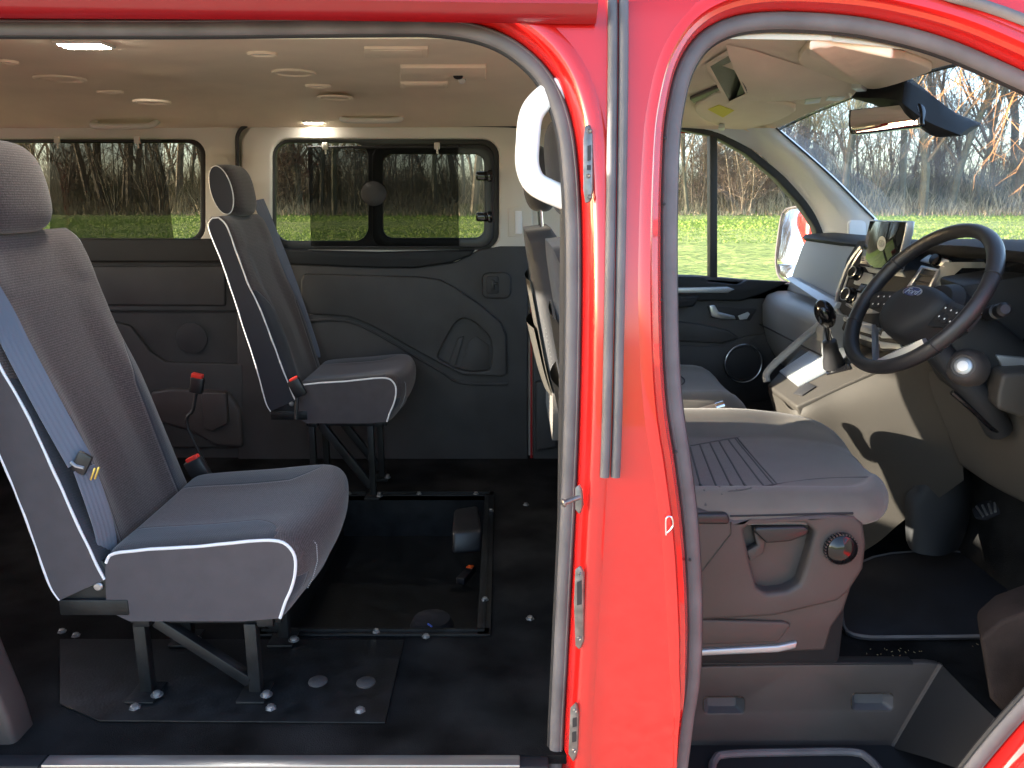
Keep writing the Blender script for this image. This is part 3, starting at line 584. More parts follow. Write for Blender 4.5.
for q in [(530, 619), (526, 505), (62, 632), (76, 636)]: bolt(*q, o_floor, .001, .007)
# belt anchorage and buckle lying in the well
s = MB(); s.prism([P(a, b, z=-.05) for a, b in [(452, 555), (454, 530), (478, 526), (482, 553)]], Vector((0, .02, .07)), .012, 3); s.build('belt_reel_box', 'black_plastic', fwell)
s = MB(); c = P(466, 575, z=-.13); s.box(c, (.03, .10, .024), rot=-.35, bevel=.006); bk = s.build('belt_buckle', 'black_plastic', fwell)
s = MB(); s.box(c+Vector((.012, .034, .006)), (.022, .022, .018), rot=-.35, bevel=.003); s.build('buckle_button', 'orange_button', fwell)
s = MB(); s.lathe(P(432, 628, z=-.10), (0, 0, 1), [(.06, 0), (.06, .01), (.05, .03), (.02, .038)], 24); s.build('fixing_dome', 'rubber_mat', fwell)
s = MB(); c = P(428, 624, z=-.06); s.tube([c, c+Vector((.012, -.02, .004))], .0025, 6); s.build('blue_tie', 'blue_light', fwell)
# ------------------------------------------------------------------ back end of the van (behind the left edge of the view)
s = MB(); hole = [Vector((-2.6, y, z)) for y, z in rrect(.95, 1.03, 1.34, .46, .08)]
s.prism([Vector((-2.6, y, z)) for y, z in [(.06, -.3), (1.92, -.3), (1.92, 1.36), (1.8, 1.44), (.2, 1.44), (.06, 1.36)]], Vector((-.05, 0, 0)), holes=[hole]); tg = s.build('tailgate', 'red_paint', van)
g = MB(); g.add([p+Vector((-.02, 0, 0)) for p in hole], [tuple(range(len(hole)))]); g.build('glass', 'clear_glass', tg)
# outer skin of the far side below and between the windows
s = MB(); s.prism([Vector((x, 1.97, z)) for x, z in [(-2.62, -.4), (.62, -.4), (.62, .80), (-2.62, .80)]], Vector((0, .02, 0))); s.prism([Vector((x, 1.95, z)) for x, z in [(-2.62, 1.29), (.62, 1.29), (.62, 1.36), (-2.62, 1.36)]], Vector((0, .02, 0))); s.build('far_body_side', 'red_paint', van)
# the slid-back side door, unseen, shaped to block low sun along the body
s = MB(); zz = [-.28, -.2, 0, .3, .5, .7, .9, 1.05, 1.2, 1.28, 1.33]
s.loft([[Vector((x, yb(z)+o, z)) for x, o in [(-2.25, -.03), (-2.25, -.085), (-2.22, -.105), (-1.20, -.105), (-1.16, -.085), (-1.15, -.012), (-1.2, -.008), (-2.2, -.012)]] for z in zz], True, True); sd = s.build('sliding_door', 'red_paint', van)
g = MB(); g.loft([[Vector((x, yb(z)-.107, z)) for x in (-2.1, -1.3)] for z in (.82, 1.0, 1.22)], False); g.build('glass', 'gloss_black', sd)
qg = MB(); qg.add([Vector((x, yb(z)+.01, z)) for x, z in [(-2.44, .79), (-1.28, .79), (-1.28, 1.25), (-2.44, 1.25)]], [(0, 1, 2, 3)]); qg.build('rear_quarter_glass', 'tint_glass', van)
# the open driver's door, swung out past the right edge of the view
M = Matrix.Translation((1.36, -.02, 0)) @ Matrix.Rotation(R(82), 4, 'Z')
def dr(pts, y, ext, m, nm, par, bev=.02, holes=None):
    s = MB(); s.prism([M @ Vector((x, y, z)) for x, z in pts], M.to_3x3() @ Vector((0, ext, 0)), bev, 3, holes=[[M @ Vector((x, y, z)) for x, z in h] for h in holes] if holes else None); return s.build(nm, m, par)
dd = dr([(-1.05, -.25), (-.15, -.25), (0, .1), (0, .78), (-.35, 1.28), (-.95, 1.30), (-1.06, .9)], -.03, .07, 'red_paint', 'front_door', van, .02, [[(-.98, .82), (-.18, .82), (-.42, 1.22), (-.92, 1.24)]])
dr([(-.98, .0), (-.12, .02), (-.06, .3), (-.06, .74), (-.98, .74)], .045, .05, 'charcoal_trim', 'door_panel', dd)
# ------------------------------------------------------------------ seats
def fabric(name, base, bolster, stripe):
    """knitted centre cloth and plain bolster cloth, parted where the mesh attribute 'zone' changes sign"""
    m = bpy.data.materials.new(name); m.use_nodes = True; nt = m.node_tree; b = nt.nodes['Principled BSDF']; b.inputs['Roughness'].default_value = .9; b.inputs['Specular IOR Level'].default_value = .2
    b.inputs['Sheen Weight'].default_value = .25; b.inputs['Sheen Roughness'].default_value = .5
    N = nt.nodes.new; L = nt.links.new; tc = N('ShaderNodeTexCoord'); at = N('ShaderNodeAttribute'); at.attribute_name = 'zone'
    gt = N('ShaderNodeMath'); gt.operation = 'GREATER_THAN'; gt.inputs[1].default_value = 0; L(at.outputs['Fac'], gt.inputs[0])
    at2 = N('ShaderNodeAttribute'); at2.attribute_name = 'knit'
    w = N('ShaderNodeMath'); w.operation = 'SINE'; mu = N('ShaderNodeMath'); mu.operation = 'MULTIPLY'; mu.inputs[1].default_value = stripe; L(at2.outputs['Fac'], mu.inputs[0]); L(mu.outputs[0], w.inputs[0])
    n = N('ShaderNodeTexNoise'); n.inputs['Scale'].default_value = 260; n.inputs['Detail'].default_value = 4; L(tc.outputs['Object'], n.inputs['Vector'])
    n2 = N('ShaderNodeTexNoise'); n2.inputs['Scale'].default_value = 9; n2.inputs['Detail'].default_value = 5; L(tc.outputs['Object'], n2.inputs['Vector'])
    r = N('ShaderNodeMapRange'); r.inputs['From Min'].default_value = -1; r.inputs['To Min'].default_value = .72; r.inputs['To Max'].default_value = 1.3; L(w.outputs[0], r.inputs['Value'])
    sp = N('ShaderNodeMapRange'); sp.inputs['From Min'].default_value = .35; sp.inputs['From Max'].default_value = .7; sp.inputs['To Min'].default_value = .7; sp.inputs['To Max'].default_value = 1.35; L(n.outputs['Fac'], sp.inputs['Value'])
    m1 = N('ShaderNodeMath'); m1.operation = 'MULTIPLY'; L(r.outputs[0], m1.inputs[0]); L(sp.outputs[0], m1.inputs[1])
    k = N('ShaderNodeMix'); k.data_type = 'RGBA'; k.blend_type = 'MULTIPLY'; k.inputs['Factor'].default_value = 1; k.inputs['A'].default_value = (*base, 1); L(m1.outputs[0], k.inputs['B'])
    k2 = N('ShaderNodeMix'); k2.data_type = 'RGBA'; k2.blend_type = 'MULTIPLY'; k2.inputs['Factor'].default_value = 1; k2.inputs['A'].default_value = (*bolster, 1)
    v2 = N('ShaderNodeMapRange'); v2.inputs['From Min'].default_value = .3; v2.inputs['From Max'].default_value = .7; v2.inputs['To Min'].default_value = .8; v2.inputs['To Max'].default_value = 1.2; L(n2.outputs['Fac'], v2.inputs['Value']); L(v2.outputs[0], k2.inputs['B'])
    mx = N('ShaderNodeMix'); mx.data_type = 'RGBA'; L(gt.outputs[0], mx.inputs['Factor']); L(k.outputs['Result'], mx.inputs['A']); L(k2.outputs['Result'], mx.inputs['B']); L(mx.outputs['Result'], b.inputs['Base Color'])
    # seam valley where the two cloths meet
    ab = N('ShaderNodeMath'); ab.operation = 'ABSOLUTE'; L(at.outputs['Fac'], ab.inputs[0])
    sm = N('ShaderNodeMapRange'); sm.inputs['From Max'].default_value = .006; sm.inputs['To Min'].default_value = -1.5; sm.inputs['To Max'].default_value = 0; L(ab.outputs[0], sm.inputs['Value'])
    ad = N('ShaderNodeMath'); ad.operation = 'ADD'; L(sm.outputs[0], ad.inputs[0]); mm = N('ShaderNodeMath'); mm.operation = 'MULTIPLY'; mm.inputs[1].default_value = .4; L(m1.outputs[0], mm.inputs[0]); L(mm.outputs[0], ad.inputs[1])
    bp = N('ShaderNodeBump'); bp.inputs['Strength'].default_value = .6; bp.inputs['Distance'].default_value = .002; L(ad.outputs[0], bp.inputs['Height']); L(bp.outputs[0], b.inputs['Normal'])
    MATS[name] = m
fabric('seat_cloth', (.062, .048, .048), (.027, .029, .038), 2*math.pi/.0052)
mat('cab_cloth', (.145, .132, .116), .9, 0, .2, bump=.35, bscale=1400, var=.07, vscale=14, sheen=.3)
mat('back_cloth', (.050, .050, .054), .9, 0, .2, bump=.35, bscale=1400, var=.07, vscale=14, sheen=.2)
mat('seam_thread', (.085, .082, .080), .9)
mat('side_cloth', (.068, .060, .064), .85, 0, .25, bump=.35, bscale=900, var=.08, vscale=25, sheen=.3)
mat('side_vinyl', (.020, .022, .030), .38, 0, .5, bump=.15, bscale=700)
soft_dents('side_cloth', 11, .012)
def set_attr(o, name, vals):
    a = o.data.attributes.new(name, 'FLOAT', 'POINT'); a.data.foreach_set('value', vals)
def profile_loft(loop_fn, ys, n):
    """rings: closed xz outlines at each y"""
    return [[Vector((x, y, z)) for x, z in loop_fn(t)] for y, t in ys]
def sm(t, w): return max(0, 1-abs(t)/w)**2*(3-2*max(0, 1-abs(t)/w)) if abs(t) < w else 0
Y0, Y1 = .20, .665
# backrest outlines from the side: front and rear edge, bottom to top
BF = [(-.842, .285), (-.862, .34), (-.905, .48), (-.950, .627), (-.993, .735), (-1.022, .83), (-1.046, .915), (-1.062, .955), (-1.085, .977)]
BR = [(-.940, .238), (-.959, .283), (-.987, .427), (-1.019, .554), (-1.052, .69), (-1.087, .82), (-1.118, .915), (-1.125, .955), (-1.108, .975)]
def dense(pts, n): return [(p.x, p.y) for p in resample(cr([Vector((a, b, 0)) for a, b in pts], 6), n)]
NB = 64
bf, br = dense(BF, NB), dense(BR, NB)
def back_loop(t):
    d = min(t, 1-t)                                   # 0 at the side seam .5 in the middle
    hump = sm(d-.15, .16)*.016 - (.010 if d > .3 else .010*max(0, (d-.16)/.14))
    e = min(1, d/.05); edge = .012*math.sqrt(max(0, 1-(1-e)**2))
    lp = []
    for i, (x, z) in enumerate(bf):
        v = i/(NB-1); k = hump*math.sin(math.pi*min(1, v*1.15+.05)) if v < .83 else hump*.3; lum = .014*math.exp(-((z-.50)/.13)**2)*(d/.5)
        f = 1-.55*max(0, (v-.88)/.12)
        lp.append((x+(edge+k+lum)*f, z+edge*.5*max(0, (v-.8)/.2)))
    for i, (x, z) in enumerate(reversed(br)):
        v = 1-i/(NB-1); lp.append((x-edge*.7-.012*(d/.5)*math.sin(math.pi*v), z+edge*.4*max(0, (v-.9)/.1)))
    return lp
def ylist(n=40):
    o = []
    for i in range(n+1):
        t = i/n; t = .5-.5*math.cos(math.pi*t)*(.6+.4*abs(math.cos(math.pi*t))); t = min(1, max(0, t)); o.append((lerp(Y0, Y1, t), t))
    return o
CN = [(-.845, .215), (-.838, .30), (-.832, .327), (-.815, .343), (-.746, .351), (-.625, .360), (-.53, .370), (-.490, .372), (-.463, .364), (-.446, .338), (-.447, .300), (-.458, .262), (-.471, .235), (-.485, .197)]
cn = dense(CN, 70)
def cush_loop(t):
    d = min(t, 1-t); e = min(1, d/.06); edge = .010*math.sqrt(max(0, 1-(1-e)**2)); dip = .010*max(0, min(1, (d-.14)/.16)); nose = .034*math.sin(math.pi*t)**.7
    lp = []
    for i, (x, z) in enumerate(cn):
        top = max(0, min(1, (z-.30)/.05)); fr = max(0, (x+.62)/.17) if x > -.62 else 0
        zz = z+edge*top-dip*top*math.sin(math.pi*min(1, max(0, (x+.85)/.40))); xx = x+(edge+nose)*fr*(1 if z > .25 else max(.2, 1-(.25-z)/.06*.8))
        if z < .24 and fr > .5: zz = z-.02*math.sin(math.pi*t)
        lp.append((xx, zz))
    lp += [(-.56, .19), (-.80, .19)]
    return lp
def make_seat():
    root = empty('passenger_seat', (-.75, .43, 0))
    # backrest
    ys = ylist(); rings = profile_loft(back_loop, ys, 0); s = MB(); s.loft(rings, True, True); o = s.build('backrest', ['seat_cloth', 'side_cloth'], root, 50)
    zone = []; knit = []
    for (y, t), r in zip(ys, rings):
        for p in r:
            d = min(y-Y0, Y1-y); h = min(.085, .085*max(0, (.80-p.z))/.10) if p.z > .70 else .085
            wv = .078+.012*math.sin((p.z-.3)*9); lim = wv*math.sqrt(max(0, min(1, (.715-p.z)/.10))) if p.z < .715 else -.05
            zone.append(lim-d if d < .12 else -.05); knit.append(p.z-.3*p.x*0)
    set_attr(o, 'zone', zone); set_attr(o, 'knit', knit)
    pd = MB(); loop = [Vector((x, Y0-.003, z)) for x, z in bf]+[Vector((x, Y0-.003, z)) for x, z in reversed(br)]
    for yy in (Y0-.002, Y1+.002):
        pd = MB(); pd.add([Vector((p.x, yy, p.z)) for p in loop], [tuple(range(len(loop)))]); pd.build('side_panel', 'side_cloth', o)
    for yy in (Y0, Y1):
        c = MB(); c.tube([Vector((x+.0004*math.sin(z*41)+.0002*math.sin(z*93), yy+.0003*math.sin(z*57), z)) for x, z in bf+list(reversed(br))], .0032, 6, up=(0, 1, 0)); c.build('piping', 'piping', o)
    # headrest
    hr = MB(); c0 = Vector((-1.100, .435, 1.076)); rr = []
    for i in range(25):
        ph = -math.pi/2+math.pi*i/24; row = []
        for j in range(40):
            a = 2*math.pi*j/40
            ex = lambda v, q: math.copysign(abs(v)**q, v)
            x = .058*ex(math.cos(ph), .55)*ex(math.cos(a), .6); y = .138*ex(math.cos(ph), .50)*ex(math.sin(a), .55); z = .098*ex(math.sin(ph), .72)
            row.append(c0+Vector((x-.16*z, y, z)))
        rr.append(row)
    hr.loft(rr, True, True); ho = hr.build('headrest', 'seat_cloth', root, 60); set_attr(ho, 'zone', [-.05]*len(hr.v)); set_attr(ho, 'knit', [p[2] for p in hr.v])
    for sy in (-1,):
        pth = []
        for i in range(33):
            a = 2*math.pi*i/33; z = .088*math.sin(a); x = .041*math.cos(a)
            pth.append(c0+Vector((x-.16*z, sy*.1385, z)))
        s = MB(); s.add([p+Vector((0, sy*.003, 0)) for p in pth], [tuple(range(33))]); so = s.build('side_panel', 'side_vinyl', ho)
        s = MB(); s.tube([p+Vector((0, sy*.0005, 0)) for p in pth], .0028, 6, True, up=(0, 1, 0)); s.build('piping', 'piping', ho)
    for yy in (.37, .50): s = MB(); s.tube([Vector((-1.10, yy, .94)), Vector((-1.095, yy, 1.02))], .006, 8); s.build('headrest_post', 'satin_silver', root)
    # cushion
    rings = profile_loft(cush_loop, ys, 0); s = MB(); s.loft(rings, True, True); o = s.build('cushion', ['seat_cloth', 'side_cloth'], root, 50)
    zone = []; knit = []
    for (y, t), r in zip(ys, rings):
        acc = 0; pv = None
        for p in r:
            if pv is not None: acc += (p-pv).length
            pv = p; d = min(y-Y0, Y1-y); wv = .105; q = (-.505-p.x)/.07
            lim = wv*math.sqrt(max(0, min(1, q+.35))) if q > -.35 else -.05
            if p.z < .29 and p.x > -.5: lim = .03
            zone.append(lim-d); knit.append(acc)
    set_attr(o, 'zone', zone); set_attr(o, 'knit', knit)
    sd = [(x, z) for x, z in cn]+[(-.56, .19), (-.80, .19)]
    for yy in (Y0-.0015, Y1+.0015): s = MB(); s.add([Vector((x, yy, z)) for x, z in sd], [tuple(range(len(sd)))]); s.build('side_panel', 'side_cloth', o)
    for yy in (Y0, Y1):
        c = MB(); c.tube([Vector((x, yy+.0003*math.sin(x*57), z+.0004*math.sin(x*41)+.0002*math.sin(x*91))) for x, z in cn[int(.16*70):]], .0034, 6, up=(0, 1, 0)); c.build('piping', 'piping', o)
    s = MB(); pts = []
    for i in range(26):                                # stitched line beside the nose bolster
        z = lerp(.352, .235, i/25); x = interp([(.20, -.462), (.235, -.450), (.262, -.436), (.30, -.424), (.338, -.424), (.364, -.444)], z); pts.append(Vector((x+.010, Y0+.055, z)))
    for i in range(0, 25): s.tube([pts[i], pts[i].lerp(pts[i+1], .55)], .0012, 4, up=(0, 1, 0))
    s.build('stitching', 'grey_print', o)
    # steel frame: brackets, rails and legs
    for yy in (Y0+.005, Y1-.03):
        s = MB(); s.prism([Vector((x, yy, z)) for x, z in [(-.94, .205), (-.80, .205), (-.80, .245), (-.845, .325), (-.87, .315), (-.94, .242)]], Vector((0, .02, 0)), .003)
        s.box((-.87, yy+.008, .222), (.145, .034, .036), bevel=.004); s.lathe(Vector((-.858, yy-.001, .268)), (0, -1, 0), [(.010, 0), (.010, .003), (.007, .006)], 12, mi=1); s.build('hinge_bracket', ['black_steel', 'zinc'], root)
    s = MB()
    for xx in (-.78, -.52): s.box((xx, .43, .185), (.035, .45, .025), bevel=.003)
    for yy in (.235, .625): s.box((-.65, yy, .185), (.32, .03, .025), bevel=.003)
    s.build('seat_frame', 'black_steel', root)
    for yy in (.225, .445):
        for xx in (-.79, -.555):
            s = MB(); s.box((xx, yy, .09), (.026, .026, .17), bevel=.003); s.box((xx+.0, yy-.01, .011), (.06, .075, .006), bevel=.0015); lg = s.build('leg', 'black_steel', root)
            s = MB(); s.lathe(Vector((xx+.028, yy-.022, .013)), (0, 0, 1), [(.013, 0), (.013, .002), (.008, .002), (.008, .008), (.004, .010)], 12); s.build('bolt', 'zinc', lg)
        s = MB(); a, b = Vector((-.755, yy, .18)), Vector((-.565, yy, .035)); d = (b-a); s.box((a+b)/2, (d.length, .026, .024), Matrix.Rotation(math.atan2(-d.z, d.x), 4, 'Y'), bevel=.003); s.build('brace', 'black_steel', root)
    # red-topped buckle on the far side
    s = MB(); c = Vector((-.835, .705, .345)); Rm = Matrix.Rotation(R(-25), 4, 'Y'); s.box(c, (.05, .024, .07), Rm, bevel=.006); s.tube([c, c+Vector((-.01, -.01, -.12))], .008, 8); bo = s.build('belt_buckle', 'black_plastic', root)
    s = MB(); s.box(c+Vector((-.012, 0, .034)), (.034, .020, .014), Rm, bevel=.003); s.build('buckle_button', 'red_button', bo)
    return root
seat = make_seat()
SG = 'passenger seats in the rear cabin'
def belt(pts, w, parent, nm='belt_strap', nrm=None, th=.0016):
    c = cr(pts, 6); s = MB(); rings = []
    for i, p in enumerate(c):
        t = (c[min(i+1, len(c)-1)]-c[max(i-1, 0)]).normalized(); n = Vector(nrm[0]).lerp(Vector(nrm[1]), i/(len(c)-1)); sd = t.cross(n).normalized(); n = sd.cross(t).normalized()
        rings.append([p+sd*w*(.5-k/20)+n*(th+(.0007 if k % 4 in (1, 2) else 0)) for k in range(21)]+[p-sd*w/2-n*th, p+sd*w/2-n*th])
    s.loft(rings, True, True); return s.build(nm, 'belt', parent, 30)
tag(seat, 'grey cloth passenger seat with pale piping nearest the open side door', 'seat', SG)
second = copy_tree(seat); second.location = Vector((-.668, 1.562, .122)); second.scale = (.88, .88, .89)
for c in second.children:                            # taller legs: it stands on the same floor with its frame set higher
    if c.name.startswith(('leg', 'brace')): c.location.z = -.137; c.scale.z = 1.783
tag(second, 'shaded grey passenger seat with pale piping against the far side panel', 'seat', SG)
for c in list(second.children):                      # shade and sheen of the far side put into its side panel colour
    for g in c.children:
        if g.name.startswith('side_panel') and c.name.startswith('backrest'):
            g.data = g.data.copy(); g.data.materials[0] = MATS['side_vinyl']
        if g.name.startswith('buckle'): pass
    if c.name.startswith('belt_buckle'): c.location = c.location+Vector((.02, -.56, .0))
# belts
b1 = belt([P(-70, 200, y=.27), P(-30, 262, y=.25), P(0, 312, y=.235), P(20, 352, y=.212), P(52, 412, y=.205), P(80, 462, y=.205)], .047, seat, nrm=((.75, -.65, .1), (.62, -.75, .1)))
b2 = belt([P(84, 468, y=.205), P(97, 505, y=.21), P(105, 532, y=.225), P(109, 560, y=.24)], .040, seat, nrm=((.7, -.7, .1), (.8, -.6, .1)))
s = MB(); s.box(P(82, 463, y=.196), (.030, .010, .045), Matrix.Rotation(R(30), 4, 'Y'), bevel=.004); lp = s.build('belt_tongue', 'black_plastic', seat)
s = MB()
for q in ((93, 474), (97, 473)): s.box(P(*q, y=.192), (.004, .004, .028), Matrix.Rotation(R(25), 4, 'Y'), bevel=.001)
s.build('brass_edge', 'brass', lp)
s = MB(); s.tube([P(71, 462, y=.192), P(76, 466, y=.19), P(84, 468, y=.19)], .0035, 6); s.build('tongue_plate', 'satin_silver', lp)
belt([P(258, 200, y=1.83), P(268, 224, y=1.80), P(290, 280, y=1.77), P(312, 345, y=1.745), P(315, 358, y=1.74)], .045, second, nrm=((.5, -.8, .1), (.6, -.7, .1)))
s = MB(); s.box(P(315, 360, y=1.735), (.02, .012, .035), bevel=.003); s.build('belt_tongue', 'black_plastic', second)
# free-standing buckle on a stalk at the back of the well
bk = empty('belt_buckle', P(188, 428, y=1.25), 'black belt buckle with red button standing on a thin stalk behind the nearest seat', 'belt buckle')
s = MB(); c = P(197, 385, y=1.25); s.box(c, (.042, .026, .055), Matrix.Rotation(R(12), 4, 'Y'), bevel=.006); s.build('buckle_body', 'black_plastic', bk)
s = MB(); s.box(c+Vector((.004, 0, .030)), (.036, .022, .018), Matrix.Rotation(R(12), 4, 'Y'), bevel=.003); s.build('buckle_button', 'red_button', bk)
s = MB(); s.tube(cr([P(196, 393, y=1.25), P(193, 410, y=1.25), P(188, 428, y=1.25), Vector((-.98, 1.25, .05))], 5), .006, 8); s.build('stalk', 'black_plastic', bk)
# ------------------------------------------------------------------ cab seats (built in their own frame: x forward, y across, origin on the floor)
def cab_back(root, y0, y1, m='back_cloth', dx=0):
    RR = [(.165, .36), (.125, .48), (.095, .62), (.065, .78), (.045, .90), (.040, .955)]; FF = [(.30, .36), (.285, .46), (.25, .60), (.205, .76), (.160, .90), (.120, .965)]
    RR = [(a+dx, b) for a, b in RR]; FF = [(a+dx, b) for a, b in FF]
    rr_, ff = dense(RR, 40), dense(FF, 40); ys = []
    s = MB(); rings = []
    for i in range(29):
        t = .5-.5*math.cos(math.pi*i/28); d = min(t, 1-t); e = min(1, d/.12); ed = math.sqrt(max(0, 1-(1-e)**2)); hump = sm(d-.14, .16)*.035
        y = lerp(y0, y1, t); lp = []
        for (x, z), (x2, z2) in zip(ff, rr_):
            cx, cz = (x+x2)/2, (z+z2)/2; lp.append((cx+(x-cx)*(.45+.55*ed)+hump*max(0, 1-abs(z-.6)/.3), cz+(z-cz)*ed+(0 if z < .9 else -.05*(1-ed))))
        for (x, z), (x2, z2) in zip(reversed(rr_), reversed(ff)):
            cx = (x+x2)/2; lp.append((cx+(x-cx)*(.45+.55*ed), z-(0 if z < .9 else .05*(1-ed))))
        rings.append([Vector((a, y, b)) for a, b in lp])
    s.loft(rings, True, True); o = s.build('backrest', m, root, 50); set_attr(o, 'zone', [-.05]*len(s.v)); set_attr(o, 'knit', [0]*len(s.v))
    yc = (y0+y1)/2; hr = MB(); c0 = Vector((.085+dx, yc, 1.115)); rows = []
    for i in range(21):
        ph = -math.pi/2+math.pi*i/20; ex = lambda v, q: math.copysign(abs(v)**q, v); row = []
        for j in range(36):
            a = 2*math.pi*j/36; z = .105*ex(math.sin(ph), .7); row.append(c0+Vector((.052*ex(math.cos(ph), .6)*ex(math.cos(a), .7)-.12*z, .125*ex(math.cos(ph), .5)*ex(math.sin(a), .6), z)))
        rows.append(row)
    hr.loft(rows, True, True); h = hr.build('headrest', m, root, 60); set_attr(h, 'zone', [-.05]*len(hr.v)); set_attr(h, 'knit', [0]*len(hr.v))
    for dy in (-.07, .07): s = MB(); s.tube([Vector((.10+dx, yc+dy, .93)), Vector((.09+dx, yc+dy, 1.04))], .006, 8); s.build('headrest_post', 'chrome', root)
    # hard back shell with a map pocket
    s = MB(); sh = [(x-.006, z) for x, z in rr_[2:30]]
    rings = [[Vector((x-.012*math.sin(math.pi*k/8), lerp(y0+.03, y1-.03, k/8), z)) for k in range(9)] for x, z in sh]
    s.loft(rings, False); s.build('back_shell', 'taupe_plastic', root)
    s = MB(); pk = [(x-.012, z) for x, z in rr_[4:20]]
    rings = [[Vector((x-.022*math.sin(math.pi*k/8)-.008*(i/15), lerp(y0+.06, y1-.06, k/8), z)) for k in range(9)] for i, (x, z) in enumerate(pk)]
    s.loft(rings, False); s.build('map_pocket', 'taupe_plastic', root)
    s = MB()
    for i in range(34):
        z = lerp(.50, .93, i/33); x = interp([(b, a) for a, b in RR][::1], z); s.box((x+.018, y0+.012, z), (.003, .002, .006))
    s.build('stitching', 'grey_print', o)
def cab_cushion(root, st, m='cab_cloth', nm='cushion'):
    """st: list of (x, [(y, z) ...]) cross-sections back to front"""
    s = MB(); rings = []
    for x, sec in st: rings.append([Vector((x, a, b)) for a, b in sec])
    s.loft(rings, True, True); o = s.build(nm, m, root, 60); set_attr(o, 'zone', [-.05]*len(s.v)); set_attr(o, 'knit', [0]*len(s.v)); return o
drv = empty('driver_seat', (.5, .53, 0), "charcoal cloth driver's seat with ribbed cushion in front of the steering wheel", 'seat')
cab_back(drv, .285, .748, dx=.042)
def dsec(x):
    """driver cushion cross-section at x, from near bottom edge over the top to the far bottom"""
    f = max(0, (x-.72)/.19); nose = max(0, 1-f*f*.55); k = interp([(.2, 1), (.62, 1), (.80, .6), (.9, 0)], x)
    yn = .262+.20*max(0, (x-.735)/.15)**2; yf = .85-.13*f*f-.03*f
    fz = -.055*max(0, (x-.82)/.09)**2
    prof = [(yn+.016, .372), (yn+.004, .378), (yn, .386), (yn+.002, .402), (yn+.012, .413+.004*k), (yn+.04, .424+.012*k), (yn+.075, .426+.012*k), (yn+.10, .424+.004*k), (yn+.13, .425), ((yn+yf)/2, .430), (yf-.17, .434), (yf-.125, .436+.006*k), (yf-.09, .444+.040*k), (yf-.055, .448+.046*k), (yf-.025, .440+.034*k), (yf-.006, .41+.02*k), (yf, .38), (yf-.01, .31)]
    P2 = cr([Vector((0, a, b)) for a, b in prof], 4); return [(p.y, p.z + fz*max(0, (p.z-.30)/.12)) for p in P2]
xsn = [.20+.04*i for i in range(14)]+[.755, .785, .81, .83, .848, .862, .874, .883, .889]
st = []
for x in xsn:
    sc = dsec(x)
    if x > .85:
        q = (x-.85)/.042; sc = [(a, .345+(b-.345)*math.sqrt(max(.02, 1-q*q*.9))) for a, b in sc]
    st.append((x, sc))
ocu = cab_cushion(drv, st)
# seams and ribs of the cushion as fine cords following the cloth
def topz(x, y):
    sc = dsec(x); best = max((p for p in zip(sc, sc[1:]) if min(p[0][0], p[1][0]) <= y <= max(p[0][0], p[1][0]) and p[0][1] > .37), key=lambda p: p[0][1], default=None)
    return .43 if best is None else lerp(best[0][1], best[1][1], (y-best[0][0])/(best[1][0]-best[0][0]+1e-9))
def seam(pts, nm, par, r=.0020, m='seam_thread', dz=-.0006): s = MB(); s.tube(cr([Vector((x, y, topz(x, y)+dz)) for x, y in pts], 5), r, 6); s.build(nm, m, par)
def topq(px, py):
    z = .43
    for _ in range(10):
        p = P(px, py, z=z); z = topz(min(.86, max(.21, p.x)), min(.82, max(.27, p.y)))
    return (p.x, p.y)
seam([topq(*q) for q in [(728, 491.5), (750, 488.5), (777, 484), (821, 478.5), (868, 477)]], 'seam', ocu)
seam([topq(*q) for q in [(690, 446), (737, 437), (804, 428)]], 'seam', ocu)
seam([topq(*q) for q in [(737, 437), (755, 459), (777, 484)]], 'seam', ocu)
rb = MB()
for a, b in (((735, 438), (773, 484)), ((728, 439), (764, 486)), ((719, 441), (751, 488)), ((710, 443), (737, 490)), ((700, 445), (722, 493)), ((690, 447), (706, 496))):
    A, B = Vector((*topq(*a), 0)), Vector((*topq(*b), 0)); rb.tube([Vector((p.x, p.y, topz(p.x, p.y)-.0022)) for p in (A.lerp(B, i/10) for i in range(11))], .0034, 8)
rb.build('rib_seams', 'seam_thread', ocu)
s = MB(); s.tube(cr([Vector((x, dsec(x)[0][0]-.0155+.002, z)) for x, z in [(.46, .398), (.55, .400), (.62, .402), (.72, .404)]], 5), .0028, 6, up=(0, 1, 0)); s.build('piped_seam', 'dash_dark', ocu)
# moulded base of the driver's seat
YD = .258
def dpl(pts): return [P(a, b, y=YD) for a, b in pts]
s = MB(); s.prism(dpl([(600, 500), (690, 508), (700, 510), (735, 520), (760, 519), (830, 514), (855, 516), (864, 524), (867, 545), (864, 570), (850, 592), (838, 602), (775, 617), (690, 622), (600, 622)]), Vector((0, .10, 0)), .012, 4,
    holes=[dpl([(744, 530), (752, 524), (806, 524), (815, 532), (808, 560), (800, 585), (786, 592), (766, 594), (757, 588), (750, 560)])]); base = s.build('base_side', 'grey_plastic', drv)
s = MB(); s.prism([p+Vector((0, .035, 0)) for p in dpl([(736, 520), (820, 516), (822, 600), (745, 604)])], Vector((0, .02, 0))); s.build('recess_back', 'grey_plastic', base)
s = MB(); s.prism([p+Vector((0, -.004, 0)) for p in dpl([(753, 530), (757, 527), (803, 526), (809, 529), (806, 535), (790, 541), (766, 543)])], Vector((0, .03, 0)), .005, 3); s.build('height_lever', 'black_plastic', base)
s = MB(); s.prism([p+Vector((0, .012, 0)) for p in dpl([(755, 533), (768, 543), (766, 556), (752, 564), (748, 554), (759, 548)])], Vector((0, .02, 0)), .004); s.build('lever_arm', 'grey_plastic', base)
